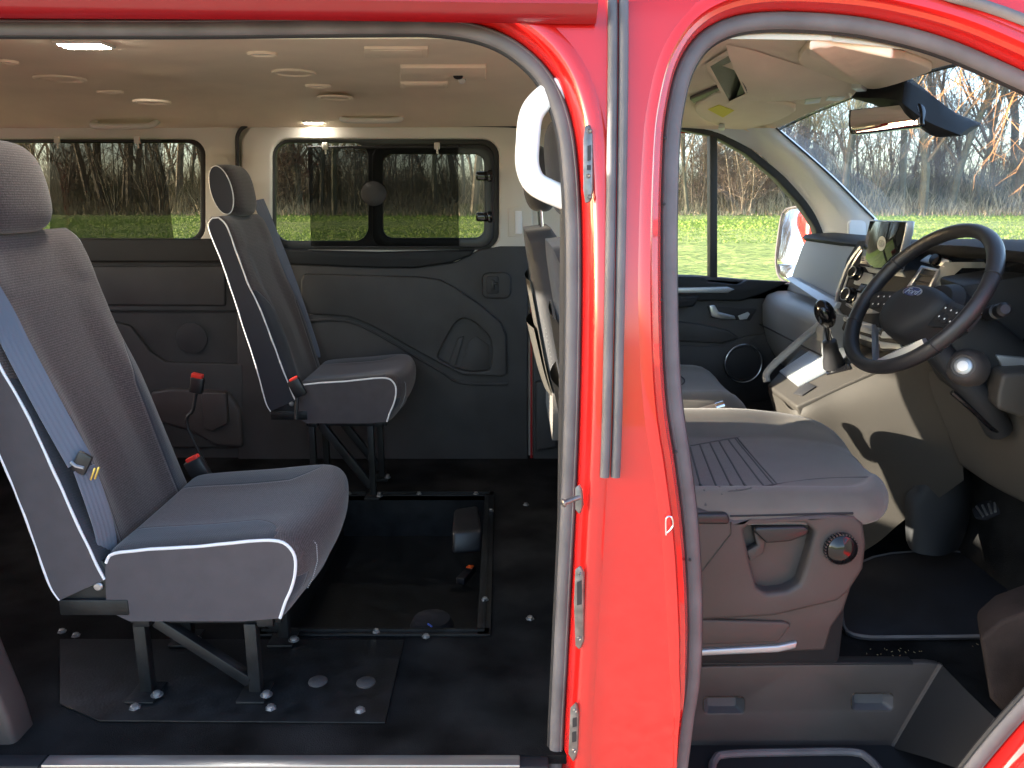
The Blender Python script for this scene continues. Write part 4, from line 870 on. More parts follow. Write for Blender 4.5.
s = MB(); c = P(840, 548, y=YD-.002); s.lathe(c, (0, -1, .02), [(.034, -.006), (.034, .010), (.031, .014), (.027, .016), (.020, .021), (.008, .0235)], 36); kn = s.build('lumbar_knob', 'gloss_black', base)
s = MB()
for k in range(32):
    a = 2*math.pi*k/32; s.box(c+Vector((math.cos(a)*.0335, -.005, math.sin(a)*.0335)), (.005, .012, .003), Matrix.Rotation(-a, 4, 'Y'))
s.build('knob_ridges', 'grey_plastic', kn)
s = MB(); s.prism([p+Vector((0, -.006, 0)) for p in dpl([(600, 512), (727, 513), (730, 519), (728, 524), (600, 522)])], Vector((0, .03, 0)), .006, 3); s.build('recline_lever', 'black_plastic', base)
s = MB(); s.tube([p+Vector((0, -.0005, 0)) for p in dpl([(731, 522), (731, 534), (699, 575)])], .0018, 6); s.build('trim_gap', 'rubber_dark', base)
s = MB(); s.prism([p+Vector((0, .02, 0)) for p in dpl([(600, 612), (690, 618), (775, 613), (838, 600), (858, 586), (848, 615), (836, 632), (829, 656), (690, 662), (600, 662)])], Vector((0, .10, 0)), .008, 3); lo = s.build('lower_plinth', 'grey_plastic', drv)
s = MB(); s.prism([p+Vector((0, .012, 0)) for p in dpl([(600, 624), (692, 622), (786, 625), (794, 628), (780, 646), (600, 652)])], Vector((0, .02, 0)), .006, 3); s.build('plinth_panel', 'grey_plastic', lo)
s = MB(); s.prism([p+Vector((0, .012, 0)) for p in dpl([(600, 655), (692, 654), (780, 649), (800, 645), (798, 652), (780, 656), (692, 660), (600, 662)])], Vector((0, .02, 0)), .004, 3); s.build('plinth_rail', 'satin_silver', lo)
s = MB(); s.box((.50, .55, .16), (.52, .44, .32), bevel=.02); s.build('seat_box', 'dash_dark', drv)
s = MB(); s.tube([P(672, 423, y=.86), P(700, 412, y=.86), P(721, 406.5, y=.86)], .013, 10); hb = s.build('parking_brake', 'grey_plastic', van)
s = MB(); s.tube([P(716, 408, y=.86), P(724, 405.5, y=.86)], .0145, 12); s.build('release_button', 'chrome', hb)
pas = empty('front_passenger_seat', (.5, 1.4, 0), 'charcoal cloth front passenger seat beside the far front door', 'seat')
cab_back(pas, 1.16, 1.66)
def psec(x):
    f = max(0, (x-.62)/.2); yn = 1.14+.05*f*f; yf = 1.68-.05*f*f
    prof = [(yn+.02, .29), (yn, .37), (yn+.006, .41), (yn+.03, .433), (yn+.07, .440), (yn+.13, .434), ((yn+yf)/2, .432), (yf-.13, .436), (yf-.07, .445), (yf-.03, .438), (yf-.006, .41), (yf, .37), (yf-.02, .29)]
    return [(p.y, p.z) for p in cr([Vector((0, a, b)) for a, b in prof], 4)]
st = []
for x in [.15+.05*i for i in range(12)]+[.73, .755, .775, .79, .80]:
    sc = psec(x)
    if x > .70: q = (x-.70)/.105; sc = [(a, .30+(b-.30)*math.sqrt(max(.02, 1-q*q*.9))) for a, b in sc]
    st.append((x-.02, sc))
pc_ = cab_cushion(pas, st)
s = MB(); s.box((.45, 1.41, .15), (.5, .48, .29), bevel=.02); s.build('seat_box', 'dash_dark', pas)
s = MB(); s.tube(cr([Vector((x, y, .4395)) for x, y in [(.2, 1.27), (.45, 1.28), (.56, 1.30), (.60, 1.41), (.56, 1.53), (.45, 1.55), (.2, 1.56)]], 5), .0022, 6); s.build('seam', 'dash_dark', pc_)
# ------------------------------------------------------------------ cab: windscreen, pillars, far door
def face(s, pts, mi=0): s.add(pts, [tuple(range(len(pts)))], mi)
# far front door: frame, glass, divider
YG = 1.90
outer = [(640, 118), (682, 125), (718, 131), (752, 149), (785, 176), (811, 204), (829, 230), (836, 250), (836, 300), (640, 300)]
inner = [(650, 125), (682, 130), (715, 136.5), (746, 154), (776, 179), (800, 205), (815, 228), (820, 246), (812, 287), (780, 283), (720, 279), (650, 276)]
s = MB(); s.prism(far(outer, YW), Vector((0, .06, 0)), .006, 3, holes=[far(inner, YW)]); fdw = s.build('front_door_window', 'rubber_dark', van)
g = MB(); g.add(far([(645, 120), (682, 128), (718, 134), (750, 152), (781, 178), (806, 205), (823, 230), (829, 250), (824, 292), (645, 290)], YW+.04), [tuple(range(10))]); g.build('glass', 'clear_glass', fdw)
s = MB(); s.prism(far([(710, 132), (717.5, 134), (717.5, 281), (710, 281)], YW+.005), Vector((0, .05, 0)), .003); s.build('window_divider', 'rubber_dark', fdw)
s = MB(); s.prism(far([(640, 274), (700, 276), (760, 281), (812, 286), (900, 292), (900, 480), (640, 480)], YW), Vector((0, .05, 0)), .006); dc = s.build('far_door_panel', 'charcoal_trim', van)
s = MB(); s.prism(far([(650, 276), (704, 277), (709, 282), (738, 285), (748, 280), (790, 282), (765, 293), (742, 301), (700, 301), (650, 302)], YW-.03), Vector((0, .04, 0)), .008, 3); dp = s.build('door_pull', 'dash_dark', dc)
s = MB(); s.prism(far([(650, 288), (728, 287), (735, 289.5), (728, 293), (650, 293.5)], YW-.042), Vector((0, .02, 0)), .003); s.build('pull_inlay', 'satin_silver', dp)
s = MB(); s.prism(far([(650, 296), (700, 296), (694, 307), (650, 310)], YW-.05), Vector((0, .04, 0)), .008, 3); s.build('switch_block', 'dash_dark', dc)
s = MB(); s.prism(far([(707, 306), (757, 309), (750, 321), (712, 318)], YW-.004), Vector((0, .012, 0)), .004, 3); hp_ = s.build('handle_recess', 'rubber_dark', dc)
s = MB(); s.prism(far([(709, 305), (715, 305), (719, 312), (735, 316), (736, 320), (718, 319), (711, 316)], YW-.018), Vector((0, .012, 0)), .004, 3); s.build('door_handle', 'silver', hp_)
s = MB(); s.prism(far([(738, 316), (748, 312), (750, 314), (747, 319), (740, 320)], YW-.008), Vector((0, .006, 0)), .001); s.build('lock_symbol', 'grey_print', hp_)
s = MB(); s.prism(far([(650, 318), (700, 324), (728, 330), (740, 338), (722, 344), (650, 340)], YW-.012), Vector((0, .02, 0)), .008, 3); s.prism(far([(650, 344), (722, 347), (745, 336), (790, 330), (800, 360), (772, 400), (640, 420)], YW-.006), Vector((0, .02, 0)), .006, 3); s.build('door_moulding', 'charcoal_trim', dc)
c = P(743, 363, y=YW-.014); s = MB(); s.lathe(c, (0, -1, 0), [(.078, 0), (.078, .006), (.070, .008), (.066, .004), (.01, .006)], 36); sp_ = s.build('speaker', 'rubber_dark', dc)
s = MB(); s.tube([c+Vector((math.cos(a)*.074, -.008, math.sin(a)*.078)) for a in [2*math.pi*k/40 for k in range(40)]], .0026, 6, True, up=(0, 1, 0)); s.build('speaker_ring', 'silver', sp_)
# outer skin of the far door and far wing mirror
s = MB(); s.prism([Vector((x, 1.96, z)) for x, z in [(.60, -.4), (1.9, -.4), (2.1, .72), (.60, .72)]], Vector((0, .02, 0))); s.build('far_front_door_skin', 'red_paint', van)
mh = MB(); mc = P(801, 240, y=2.14); mh.box(mc+Vector((.045, 0, -.015)), (.10, .17, .29), bevel=.035, seg=4); wm = mh.build('wing_mirror', 'red_paint', van)
MQ = Vector((mc.x-.012, mc.y, mc.z)); MN = Vector((-.93, -.22, .30)).normalized()
s = MB(); s.prism([PN(q.x, q.y, MQ, MN) for q in cr([Vector((a, b, 0)) for a, b in [(784, 214), (796, 208.5), (811, 208.5), (816, 214), (812, 245), (806, 264), (778, 261), (779, 240)]], 3, True)], -MN*.012, .003); s.build('mirror_glass', 'mirror', wm)
s = MB(); s.prism([PN(q.x, q.y, MQ, MN) for q in cr([Vector((a, b, 0)) for a, b in [(777, 264), (806, 266), (804, 278), (795, 283), (781, 276)]], 3, True)], -MN*.012, .003); s.build('wide_mirror_glass', 'mirror', wm)
s = MB(); s.tube([PN(q.x, q.y, MQ, MN) for q in cr([Vector((a, b, 0)) for a, b in [(783, 213), (796, 207), (812, 207), (817, 214), (813, 245), (807, 266), (804, 278), (795, 285), (780, 278), (776, 262), (778, 240)]], 3, True)], .006, 6, True); s.build('mirror_rim', 'grey_plastic', wm)
s = MB(); s.box((mc.x+.05, 2.0, mc.z-.12), (.06, .2, .05), bevel=.015); s.build('mirror_arm', 'black_plastic', wm)
# far windscreen pillar: edges traced on the far side and the windscreen line
pe = [((776, 128), (742, 128), (690, 128)), ((790, 140), (762, 147), (752, 149)), ((812, 159), (786, 167), (776, 172)), ((834, 179), (806, 190), (797, 194)), ((855, 200), (824, 215), (812, 215)), ((874, 219), (836, 240), (822, 240)), ((888, 236), (842, 262), (830, 262))]
s = MB(); rows = []
for a, b, c in pe:
    rows.append([P(*a, y=1.80)+Vector((.02, .02, 0)), P(*a, y=1.74), P(*((a[0]*2+b[0])/3, (a[1]*2+b[1])/3), y=1.745), P(*((a[0]+2*b[0])/3, (a[1]+2*b[1])/3), y=1.78), P(*b, y=1.835), P(*c, y=YW+.01)])
cols = [cr([r[k] for r in rows], 4) for k in range(6)]
s.loft([[cols[k][i] for k in range(6)] for i in range(len(cols[0]))], False); fp_ = s.build('windscreen_pillar', 'pale_trim', van, 60)
s = MB(); s.tube(cr([P(*a, y=1.735) for a, b, c in pe[:-1]], 4), .0035, 6); s.build('pillar_edge', 'rubber_dark', fp_)
s = MB(); s.prism([P(q[0], q[1], y=1.742) for q in rr_px(849, 220.5, 866, 238, 4)], Vector((0, .02, 0)), .004, 3); s.build('pillar_speaker', 'pale_trim', fp_)
# roof front edge and far cant trim
s = MB(); s.loft([[P(640, 126, y=YW), P(690, 128, y=YW), P(742, 132, y=YW), P(760, 150, y=YW)], [P(640, 120, y=1.83), P(690, 120, y=1.83), P(742, 126, y=1.82), P(766, 146, y=1.82)], [P(640, 100, y=1.76), P(690, 106, y=1.76), P(740, 117, y=1.76), P(782, 133, y=1.75)]], False); s.build('cant_rail_trim', 'headliner', van, 60)
# windscreen: upper edge along the roof, foot beyond the dashboard
bot = [Vector((1.50, .14, .84)), Vector((1.68, .45, .84)), Vector((1.76, 1.0, .84)), Vector((1.68, 1.55, .84)), Vector((1.50, 1.86, .84))]
tc_, bc_ = resample(hl_front, 31), resample(cr(bot, 6), 31); s = MB(); s.loft([[a.lerp(b, k/6)+Vector((.02*math.sin(math.pi*k/6), 0, .02*math.sin(math.pi*k/6))) for a, b in zip(tc_, bc_)] for k in range(7)], False); s.build('windscreen', 'windscreen_glass', van, 80)
s = MB(); s.tube([p+Vector((.010, 0, -.001)) for p in tc_], .005, 6, up=(0, 0, 1)); s.build('windscreen_seal', 'rubber_dark', van)
# near windscreen pillar (outside the right edge of the view, its head shows)
s = MB(); s.tube(cr([Vector((.90, .19, 1.30)), Vector((1.0, .185, 1.255)), Vector((1.25, .16, 1.09)), Vector((1.50, .12, .86))], 6), .035, 12); s.build('near_windscreen_pillar', 'pale_trim', van)
# bonnet and nose in front of the windscreen
s = MB(); s.loft([[Vector((1.55, y, .82)), Vector((1.95, y, .72)), Vector((2.35, y, .50)), Vector((2.45, y, .1)), Vector((2.45, y, -.3))] for y in (.05, .3, 1, 1.7, 1.95)], False); s.build('bonnet', 'red_paint', van, 60)
# ------------------------------------------------------------------ overhead parts of the cab
def slab(pts, d0, d1, m, nm, par, bev=.006, cl=0, seg=3):
    """a solid hanging under the headlining, d0 to d1 below it"""
    q = [Vector((a, b, 0)) for a, b in pts]
    if cl: q = cr(q, cl, True)
    h = [hit(p.x, p.y) for p in q]; s = MB(); s.prism([p+Vector((0, 0, -d0)) for p in h], Vector((0, 0, -(d1-d0))), bev, seg); return s.build(nm, m, par, 35)
oc = empty('overhead_shelf', hit(760, 80), 'pale moulded overhead shelf with a dark open pocket above the windscreen', 'overhead shelf')
def OH(px, py, d): return hit(px, py)+Vector((0, 0, -d))
# the shelf: a bulge that droops most at its open rear end
r0 = [OH(726, 44, .002), OH(735, 58, .030), OH(748, 74, .045), OH(738, 88, .035), OH(722, 94, .002)]
rows = [r0]
for pts in ([(752, 49, .002), (764, 62, .040), (774, 76, .050), (766, 90, .034), (752, 96, .002)], [(786, 60, .002), (796, 71, .032), (802, 81, .038), (796, 92, .024), (784, 98, .002)], [(820, 70, .002), (828, 78, .022), (832, 84, .026), (826, 91, .016), (816, 97, .002)], [(852, 78, .002), (858, 82, .010), (861, 86, .012), (856, 90, .008), (846, 95, .002)]): rows.append([OH(*q) for q in pts])
rr3 = [cr(r, 5) for r in rows]; cols = [cr([r[j] for r in rr3], 5) for j in range(len(rr3[0]))]
s = MB(); s.loft(cols, False); s.build('shelf_body', 'headliner', oc, 60)
mouth = [OH(706, 63, .004), OH(728.5, 48, .006), OH(749, 77, .050), OH(729, 91, .040)]; cm = sum(mouth, Vector())/4
inn = [p.lerp(cm, .13)+Vector((.004, .002, .001)) for p in mouth]; deep = [p.lerp(cm, .25)+Vector((.09, .05, .018)) for p in mouth]
s = MB(); s.loft([mouth, [p+Vector((-.004, -.003, 0)) for p in mouth], [p.lerp(cm, .07)+Vector((-.004, -.003, 0)) for p in mouth], inn], True); s.loft([inn, deep], True, mi=1); face(s, deep, 1); s.build('pocket_mouth', ['headliner', 'taupe_plastic'], oc, 30)
s = MB(); face(s, [inn[2]+Vector((.003, .002, .001)), inn[3].lerp(inn[2], .30)+Vector((.006, .004, .001)), inn[1].lerp(inn[2], .45)+Vector((.02, .012, .004))]); s.build('pocket_gap', 'rubber_dark', oc)
def visor(pts, lab, d0=.0, d1=.018):
    o = empty('sun_visor', hit(*pts[0]), lab, 'sun visor', 'sun visors above the windscreen'); slab(pts, d0, d1, 'headliner', 'visor_board', o, .007, 3); return o
v1 = visor([(799, 55), (803, 45), (815, 38), (836, 36), (868, 42), (905, 51), (932, 61), (922, 68), (888, 80), (868, 82), (840, 73), (812, 63)], "large pale sun visor folded up above the driver's side of the windscreen")
slab([(852, 76), (862, 75), (868, 79), (858, 80)], .018, .032, 'lamp_off', 'visor_clip', v1, .003)
v2 = visor([(695, 104), (704, 95), (722, 87), (760, 96), (796, 103), (784, 113), (766, 120), (742, 125), (722, 122), (702, 113)], 'pale sun visor with a yellow label above the far front door')
slab([(690, 96), (718, 84), (722, 86), (694, 100)], .0, .012, 'grey_plastic', 'visor_hinge', v2, .003)
vb = v2.children[0]; bb = bmesh.new(); bb.from_mesh(vb.data); bmesh.ops.translate(bb, vec=v2.location, verts=bb.verts); VB = BVHTree.FromBMesh(bb); bb.free()
lb = [VB.ray_cast(CAM, ray(a, b).normalized())[0] for a, b in [(708, 109), (719, 104.5), (734, 110), (723, 117)]]
if all(p is not None for p in lb): s = MB(); s.prism([p+Vector((0, -.001, -.0025)) for p in lb], Vector((0, .0005, .002))); s.build('warning_label', 'yellow_label', v2)
slab([(719, 118), (725, 118), (725, 121), (719, 121)], .02, .034, 'lamp_off', 'visor_pin', v2, .002)
ol = slab([(794, 95), (804, 88), (826, 85), (850, 87), (852, 91), (836, 97), (806, 99)], .0, .020, 'headliner', 'map_lamp', oc, .005)
slab([(829, 89), (846, 89), (842, 93), (826, 93)], .0195, .0225, 'lamp_off', 'lamp_lens', ol, .001)
slab([(806, 92), (822, 90), (820, 95), (805, 97)], .0195, .0225, 'lamp_off', 'lamp_lens', ol, .001)
# rear-view mirror and the camera shroud behind it
rm = empty('rear_view_mirror', P(900, 100, y=.93), 'black rear view mirror on a pointed shroud fixed to the windscreen', 'mirror')
M0 = P(885.5, 119, y=.90); 
lp_ = cr([Vector((a, b, 0)) for a, b in [(848.5, 113), (853, 109.5), (885, 106), (915, 103), (921, 106), (922.5, 121), (919, 126), (890, 130), (856, 134), (849, 131)]], 3, True)
nrm = Vector((-.85, -.50, .07)).normalized(); pl_ = [PN(q.x, q.y, M0, nrm) for q in lp_]
s = MB(); s.prism([p-nrm*.001 for p in pl_], -nrm*.022, .008, 3); mb = s.build('mirror_body', 'gloss_black', rm)
ce = sum(pl_, Vector())/len(pl_); s = MB(); s.prism([ce+(p-ce)*.93+nrm*.0012 for p in pl_], -nrm*.002, .0005); s.build('mirror_glass', 'mirror', mb)
s = MB()
upper = [P(857, 91, y=1.10), P(880, 82, y=1.02), P(903, 74, y=.90), P(908, 76, y=.86), P(937, 99, y=.84), P(970, 127, y=.82)]
lower = [P(862, 98, y=1.08), P(882, 108, y=1.00), P(908, 118, y=.90), P(918, 126, y=.85), P(936, 137, y=.84), P(966, 135, y=.82)]
bulge = [(a+b)/2+Vector((-.035, -.03, -.012)) for a, b in zip(upper, lower)]; back = [(a+b)/2+Vector((.045, .02, .02)) for a, b in zip(upper, lower)]
U, B1, Lw_, Bk = cr(upper, 4), cr(bulge, 4), cr(lower, 4), cr(back, 4)
s.loft([[u, u.lerp(b1, .6), b1, b1.lerp(l, .5)+(b1-bk)*.12, l, bk] for u, b1, l, bk in zip(U, B1, Lw_, Bk)], True, True); s.build('sensor_shroud', 'dash_dark', rm, 45)
s = MB(); s.tube([P(918, 110, y=.93), P(905, 108, y=.97)], .012, 8); s.build('mirror_stalk', 'black_plastic', rm)
# ------------------------------------------------------------------ dashboard
da = empty('dashboard', (1.2, 1.0, .5), 'grey and black dashboard below the windscreen with silver trimmed air vents', 'dashboard')
# upper body: glovebox side (far), hood over the dials (near)
prof_far = [(1.60, .80), (1.55, .885), (1.30, .905), (1.18, .905), (1.142, .895), (1.130, .87), (1.105, .78), (1.085, .705), (1.10, .66), (1.3, .60)]
s = MB(); ys_ = [1.835, 1.82, 1.7, 1.5, 1.35, 1.2]
s.loft([[Vector((x+(.0 if y > 1.5 else -.02*(1.5-y)/.3), y, z)) for x, z in prof_far] for y in ys_], False, True); s.build('glovebox_upper', 'dash_plastic', da, 30)
s = MB(); s.loft([[Vector((x, y, z)) for x, z in [(1.62, .84), (1.5, .905), (1.25, .925), (1.14, .918), (1.128, .905), (1.14, .893), (1.3, .885)]] for y in (1.84, 1.6, 1.3, 1.1)], False, True); s.build('dash_top_roll', 'dash_dark', da, 50)
s = MB(); s.prism([P(a, b, y=1.50+.012*(800-a) if False else y) for a, b, y in [(785, 278, 1.78), (791, 276, 1.78), (838, 302, 1.20), (832, 310, 1.20)]], Vector((.03, 0, -.006)), .003); s.build('ledge_strip', 'satin_silver', da)
# lower curved glovebox
s = MB(); low = [(1.10, .70), (1.02, .698), (.985, .685), (.97, .65), (.975, .58), (1.0, .50), (1.05, .42), (1.12, .38), (1.3, .36)]
s.loft([[Vector((x+dx, y, z)) for x, z in low] for y, dx in [(1.84, .03), (1.80, .01), (1.6, 0), (1.4, 0), (1.15, .0)]], False, True); s.build('glovebox_lower', 'dash_plastic', da, 60)
s = MB(); s.tube(cr([Vector((.977, y, .57)) for y in (1.8, 1.6, 1.3, 1.16)], 3), .003, 6); s.build('glovebox_gap', 'rubber_dark', da)
# middle stack: tilted plane facing the seats
SQ = Vector((1.10, 1.0, .78)); SN = Vector((-.93, -.20, .30)).normalized()
def SP(a, b, d=0): return PN(a, b, SQ+SN*d, SN)
def spris(pts, d, th, m, nm, par, bev=.002, cl=0):
    q = [Vector((a, b, 0)) for a, b in pts]
    if cl: q = cr(q, cl, True)
    s = MB(); s.prism([SP(p.x, p.y, d) for p in q], -SN*th, bev, 2); return s.build(nm, m, par)
stack = spris([(858, 240), (905, 246), (935, 262), (928, 330), (898, 352), (862, 345), (838, 326), (834, 300), (840, 280)], 0, .06, 'dash_dark', 'centre_stack', da, .006, 2)
def sedge(pts, r, m, nm, par, d=.004): s = MB(); s.tube(cr([SP(a, b, d) for a, b in pts], 5), r, 6, up=SN); return s.build(nm, m, par)
sedge([(861, 247), (850, 262), (842, 280), (837, 297), (837, 309), (844, 318), (858, 325), (880, 330)], .0065, 'satin_silver', 'stack_trim', stack, .003)
sedge([(862, 250), (853, 264), (846, 282), (843, 296), (852, 306), (866, 312)], .0035, 'silver', 'stack_trim', stack, .006)
spris([(857, 257), (862, 259), (858, 283), (849, 287), (846, 284)], .003, .004, 'rubber_dark', 'air_vent', stack, .001)
v_ = stack.children[-1]
for yy in (266, 272, 278): sedge([(849.5+(284-yy)*.25, yy+1), (859, yy-1)], .0018, 'dash_dark', 'vent_slat', v_, .006)
spris([(857, 270), (872, 274), (874, 283), (868, 288), (853, 284)], .004, .01, 'satin_silver', 'stack_panel', stack, .003)
spris([(861, 283), (876, 286), (872, 296), (856, 292)], .006, .006, 'gloss_black', 'button_row', stack, .002)
spris([(861, 261), (902, 270), (905, 277), (868, 272)], .004, .01, 'satin_silver', 'stack_panel', stack, .003)
spris([(849, 288), (884, 294), (888, 312), (860, 314), (845, 305)], .004, .01, 'dash_plastic', 'stack_panel', stack, .003)
def knob(px, py, r, nm, par, d=.006, h=.022):
    s = MB(); c = SP(px, py, d); s.lathe(c, SN, [(r*1.15, -.002), (r*1.1, .004), (r, .005), (r*.95, h), (r*.8, h+.003), (r*.2, h+.002)], 28); k = s.build(nm, 'gloss_black', par)
    s = MB(); s.tube([c+SN*(h+.001)+(SN.orthogonal().normalized()*math.cos(a)+SN.cross(SN.orthogonal().normalized())*math.sin(a))*r*.86 for a in [2*math.pi*i/28 for i in range(28)]], .0022, 6, True, up=SN); s.build('knob_ring', 'silver', k)
knob(858, 274, .019, 'volume_knob', stack); knob(851, 296, .022, 'tuning_knob', stack)
for a, b, c, d in (((845, 316), (872, 324), (880, 330), (850, 322)), ((846, 323), (876, 332), (882, 337), (851, 329)), ((849, 331), (878, 340), (883, 345), (854, 337))):
    spris([a, b, c, d], .006, .006, 'satin_silver', 'switch_bar', stack, .002)
spris([(882, 331), (900, 333), (902, 339), (880, 338)], .008, .008, 'satin_silver', 'switch_bar', stack, .003); spris([(878, 341), (900, 344), (902, 349), (880, 348)], .008, .008, 'satin_silver', 'switch_bar', stack, .003)
# screen standing on the stack
TQ = Vector((1.05, 1.0, .93)); TN = Vector((-.985, .12, .025)).normalized()
scr = empty('display_screen', PN(884, 272, TQ, TN), 'upright black display screen with a round pale emblem reflecting green grass', 'screen')
cs_ = [PN(a, b, TQ, TN) for a, b in [(870, 220), (906.5, 221), (905, 232), (896, 270), (894, 272), (859, 266), (860, 262)]]
s = MB(); s.prism(cs_, -TN*.022, .004, 3); tb = s.build('screen_body', 'satin_silver', scr)
cc_ = sum(cs_, Vector())/len(cs_); s = MB(); s.prism([cc_+(p-cc_)*.965+TN*.0015 for p in cs_], -TN*.003, .0008); pan = s.build('screen_glass', 'screen', scr)
def disc(c, n, r, m, nm, par, up=Vector((0, 0, 1)), asp=1.0, th=.0006):
    u = (up-n*up.dot(n)).normalized(); w = u.cross(n); s = MB(); pts = [c+u*math.cos(a)*r+w*math.sin(a)*r*asp for a in [2*math.pi*i/40 for i in range(40)]]; s.prism(pts, n*th); return s.build(nm, m, par), u, w
def text(t, c, n, up, size, m, nm, par, shear=.25, th=.0005):
    cu = bpy.data.curves.new(nm, 'FONT'); cu.body = t; cu.align_x = 'CENTER'; cu.align_y = 'CENTER'; cu.size = size; cu.shear = shear; cu.extrude = th
    o = bpy.data.objects.new(nm, cu); COL.objects.link(o); dg = bpy.context.evaluated_depsgraph_get(); me = bpy.data.meshes.new_from_object(o.evaluated_get(dg)); bpy.data.objects.remove(o)
    u = (up-n*up.dot(n)).normalized(); w = u.cross(n); MM = Matrix((( *w, 0), (*u, 0), (*n, 0), (0, 0, 0, 1))).transposed()
    s = MB(); s.add([c+(MM.to_3x3() @ v.co) for v in me.vertices], [list(p.vertices) for p in me.polygons]); return s.build(nm, m, par, smooth=False)
em, u_, w_ = disc(PN(881.5, 243.5, TQ+TN*.0016, TN), TN, .0205, 'grey_print', 'emblem', pan, asp=1.7)
ec = PN(881.5, 243.5, TQ+TN*.0023, TN); disc(ec, TN, .0105, 'dash_plastic', 'emblem_centre', em, asp=2.6, th=.0004); text('Ford', ec+TN*.0009, TN, Vector((0, 0, 1)), .015, 'grey_print', 'emblem_lettering', em, .3, .0003)
# driver's side: hood, dials, vent, switch
s = MB(); hood = [(1.62, .82), (1.5, .925), (1.25, .955), (1.13, .955), (1.10, .94), (1.105, .925), (1.2, .90)]
s.loft([[Vector((x, y, z-dz)) for x, z in hood] for y, dz in [(1.12, .03), (1.0, .02), (.85, .008), (.65, 0), (.40, 0), (.2, .01), (.12, .03)]], False, True); s.build('dial_hood', 'dash_dark', da, 60)
s = MB(); s.loft([[Vector((1.17, y, .93)), Vector((1.20, y, .80)), Vector((1.16, y, .68)), Vector((1.20, y, .60))] for y in (.86, .5, .12)], False); s.build('dial_panel', 'gloss_black', da)
s = MB(); s.loft([[P(a, b, x=x) for a, b, x in r] for r in [[(918, 300, 1.10), (922, 285, 1.12), (945, 262, 1.12), (984, 262, 1.12)], [(930, 300, 1.13), (945, 283, 1.13), (962, 268, 1.14), (990, 268, 1.14)]]], False); s.build('binnacle_edge', 'dash_plastic', da, 60)
VN = Vector((-.9, -.3, .3)).normalized(); VQ = Vector((1.09, .86, .85))
def vp(pts, d, th, m, nm, par, bev=.002, holes=None): s = MB(); s.prism([PN(a, b, VQ+VN*d, VN) for a, b in pts], -VN*th, bev, holes=[[PN(a, b, VQ+VN*d, VN) for a, b in h] for h in holes] if holes else None); return s.build(nm, m, par)
av = vp([(904, 290), (921, 265), (939, 269), (928, 292), (914, 296)], 0, .012, 'silver', 'air_vent', da, .002, [[(908, 290), (922, 268), (936, 271), (926, 290), (915, 293)]])
vp([(905, 291), (921, 266), (938, 270), (927, 293)], -.010, .004, 'rubber_dark', 'vent_throat', av)
for q in (((919, 274), (934, 277)), ((915, 281), (931, 284)), ((911, 287), (928, 290))): s = MB(); s.tube([PN(*q[0], VQ-VN*.004, VN), PN(*q[1], VQ-VN*.004, VN)], .003, 6); s.build('vent_slat', 'dash_dark', av)
sw = vp([(919, 261), (929, 254), (950, 260), (944, 267)], .006, .01, 'satin_silver', 'light_switch', da, .003)
s = MB(); s.lathe(PN(936, 260, VQ+VN*.008, VN), VN, [(.017, 0), (.015, .008), (.006, .01)], 20); s.build('switch_knob', 'gloss_black', sw)
# lower dash under the wheel, column shroud
s = MB(); lowp = [] and [[(1.12, 1.14, .60), (1.05, 1.13, .50), (1.10, 1.13, .30), (1.2, 1.13, .2)], [(1.12, .86, .64), (1.06, .84, .52), (1.10, .82, .34), (1.22, .80, .24)], [(1.10, .60, .64), (1.05, .58, .54), (1.09, .56, .40), (1.22, .54, .30)], [(1.06, .30, .66), (1.0, .27, .60), (1.04, .25, .44), (1.2, .23, .34)], [(1.06, .12, .66), (1.0, .11, .60), (1.04, .10, .44), (1.2, .10, .34)]]
rws = [cr([P(a, b, y=y) for a, b, y in r], 5) for r in [
   [(929, 372, .65), (931, 388, .645), (945, 425, .635), (957, 456, .64), (960, 464, .66), (966, 462, .78)], [(962, 360, .58), (965, 380, .575), (978, 425, .555), (988, 476, .57), (991, 485, .60), (996, 482, .74)], [(1005, 350, .50), (1008, 375, .48), (1020, 430, .44), (1026, 494, .47), (1028, 504, .50), (1030, 500, .68)], [(1100, 340, .30), (1105, 375, .28), (1115, 440, .26), (1115, 530, .28), (1112, 545, .32), (1100, 540, .5)]]]; cols = [cr([r[k] for r in rws], 5) for k in range(len(rws[0]))]; s.loft(cols, False); s.build('knee_panel', 'taupe_plastic', da, 60)
s = MB(); s.prism([P(q.x, q.y, y=.34) for q in cr([Vector((a, b, 0)) for a, b in [(1001, 381), (1008, 374), (1060, 378), (1060, 425), (1004, 412), (997, 405)]], 2, True)], Vector((.03, .10, 0)), .012, 4); s.build('storage_lid', 'taupe_plastic', da)
s = MB(); s.prism([P(a, b, y=.42) for a, b in [(996, 355), (1060, 362), (1060, 374), (1003, 368)]], Vector((.02, .1, 0)), .004); s.build('trim_bar', 'satin_silver', da)
s = MB(); s.prism([P(a, b, y=.50) for a, b in [(962, 285), (1060, 270), (1060, 365), (1000, 372), (975, 350)]], Vector((.05, .2, 0)), .01); s.build('side_binnacle', 'dash_dark', da)
s = MB(); s.prism([Vector((x, .115, z)) for x, z in [(1.04, .60), (1.10, .93), (1.52, .93), (1.52, -.05), (1.30, -.05), (1.16, .30)]], Vector((0, .07, 0)), .01); s.build('dash_end', 'dash_dark', da)
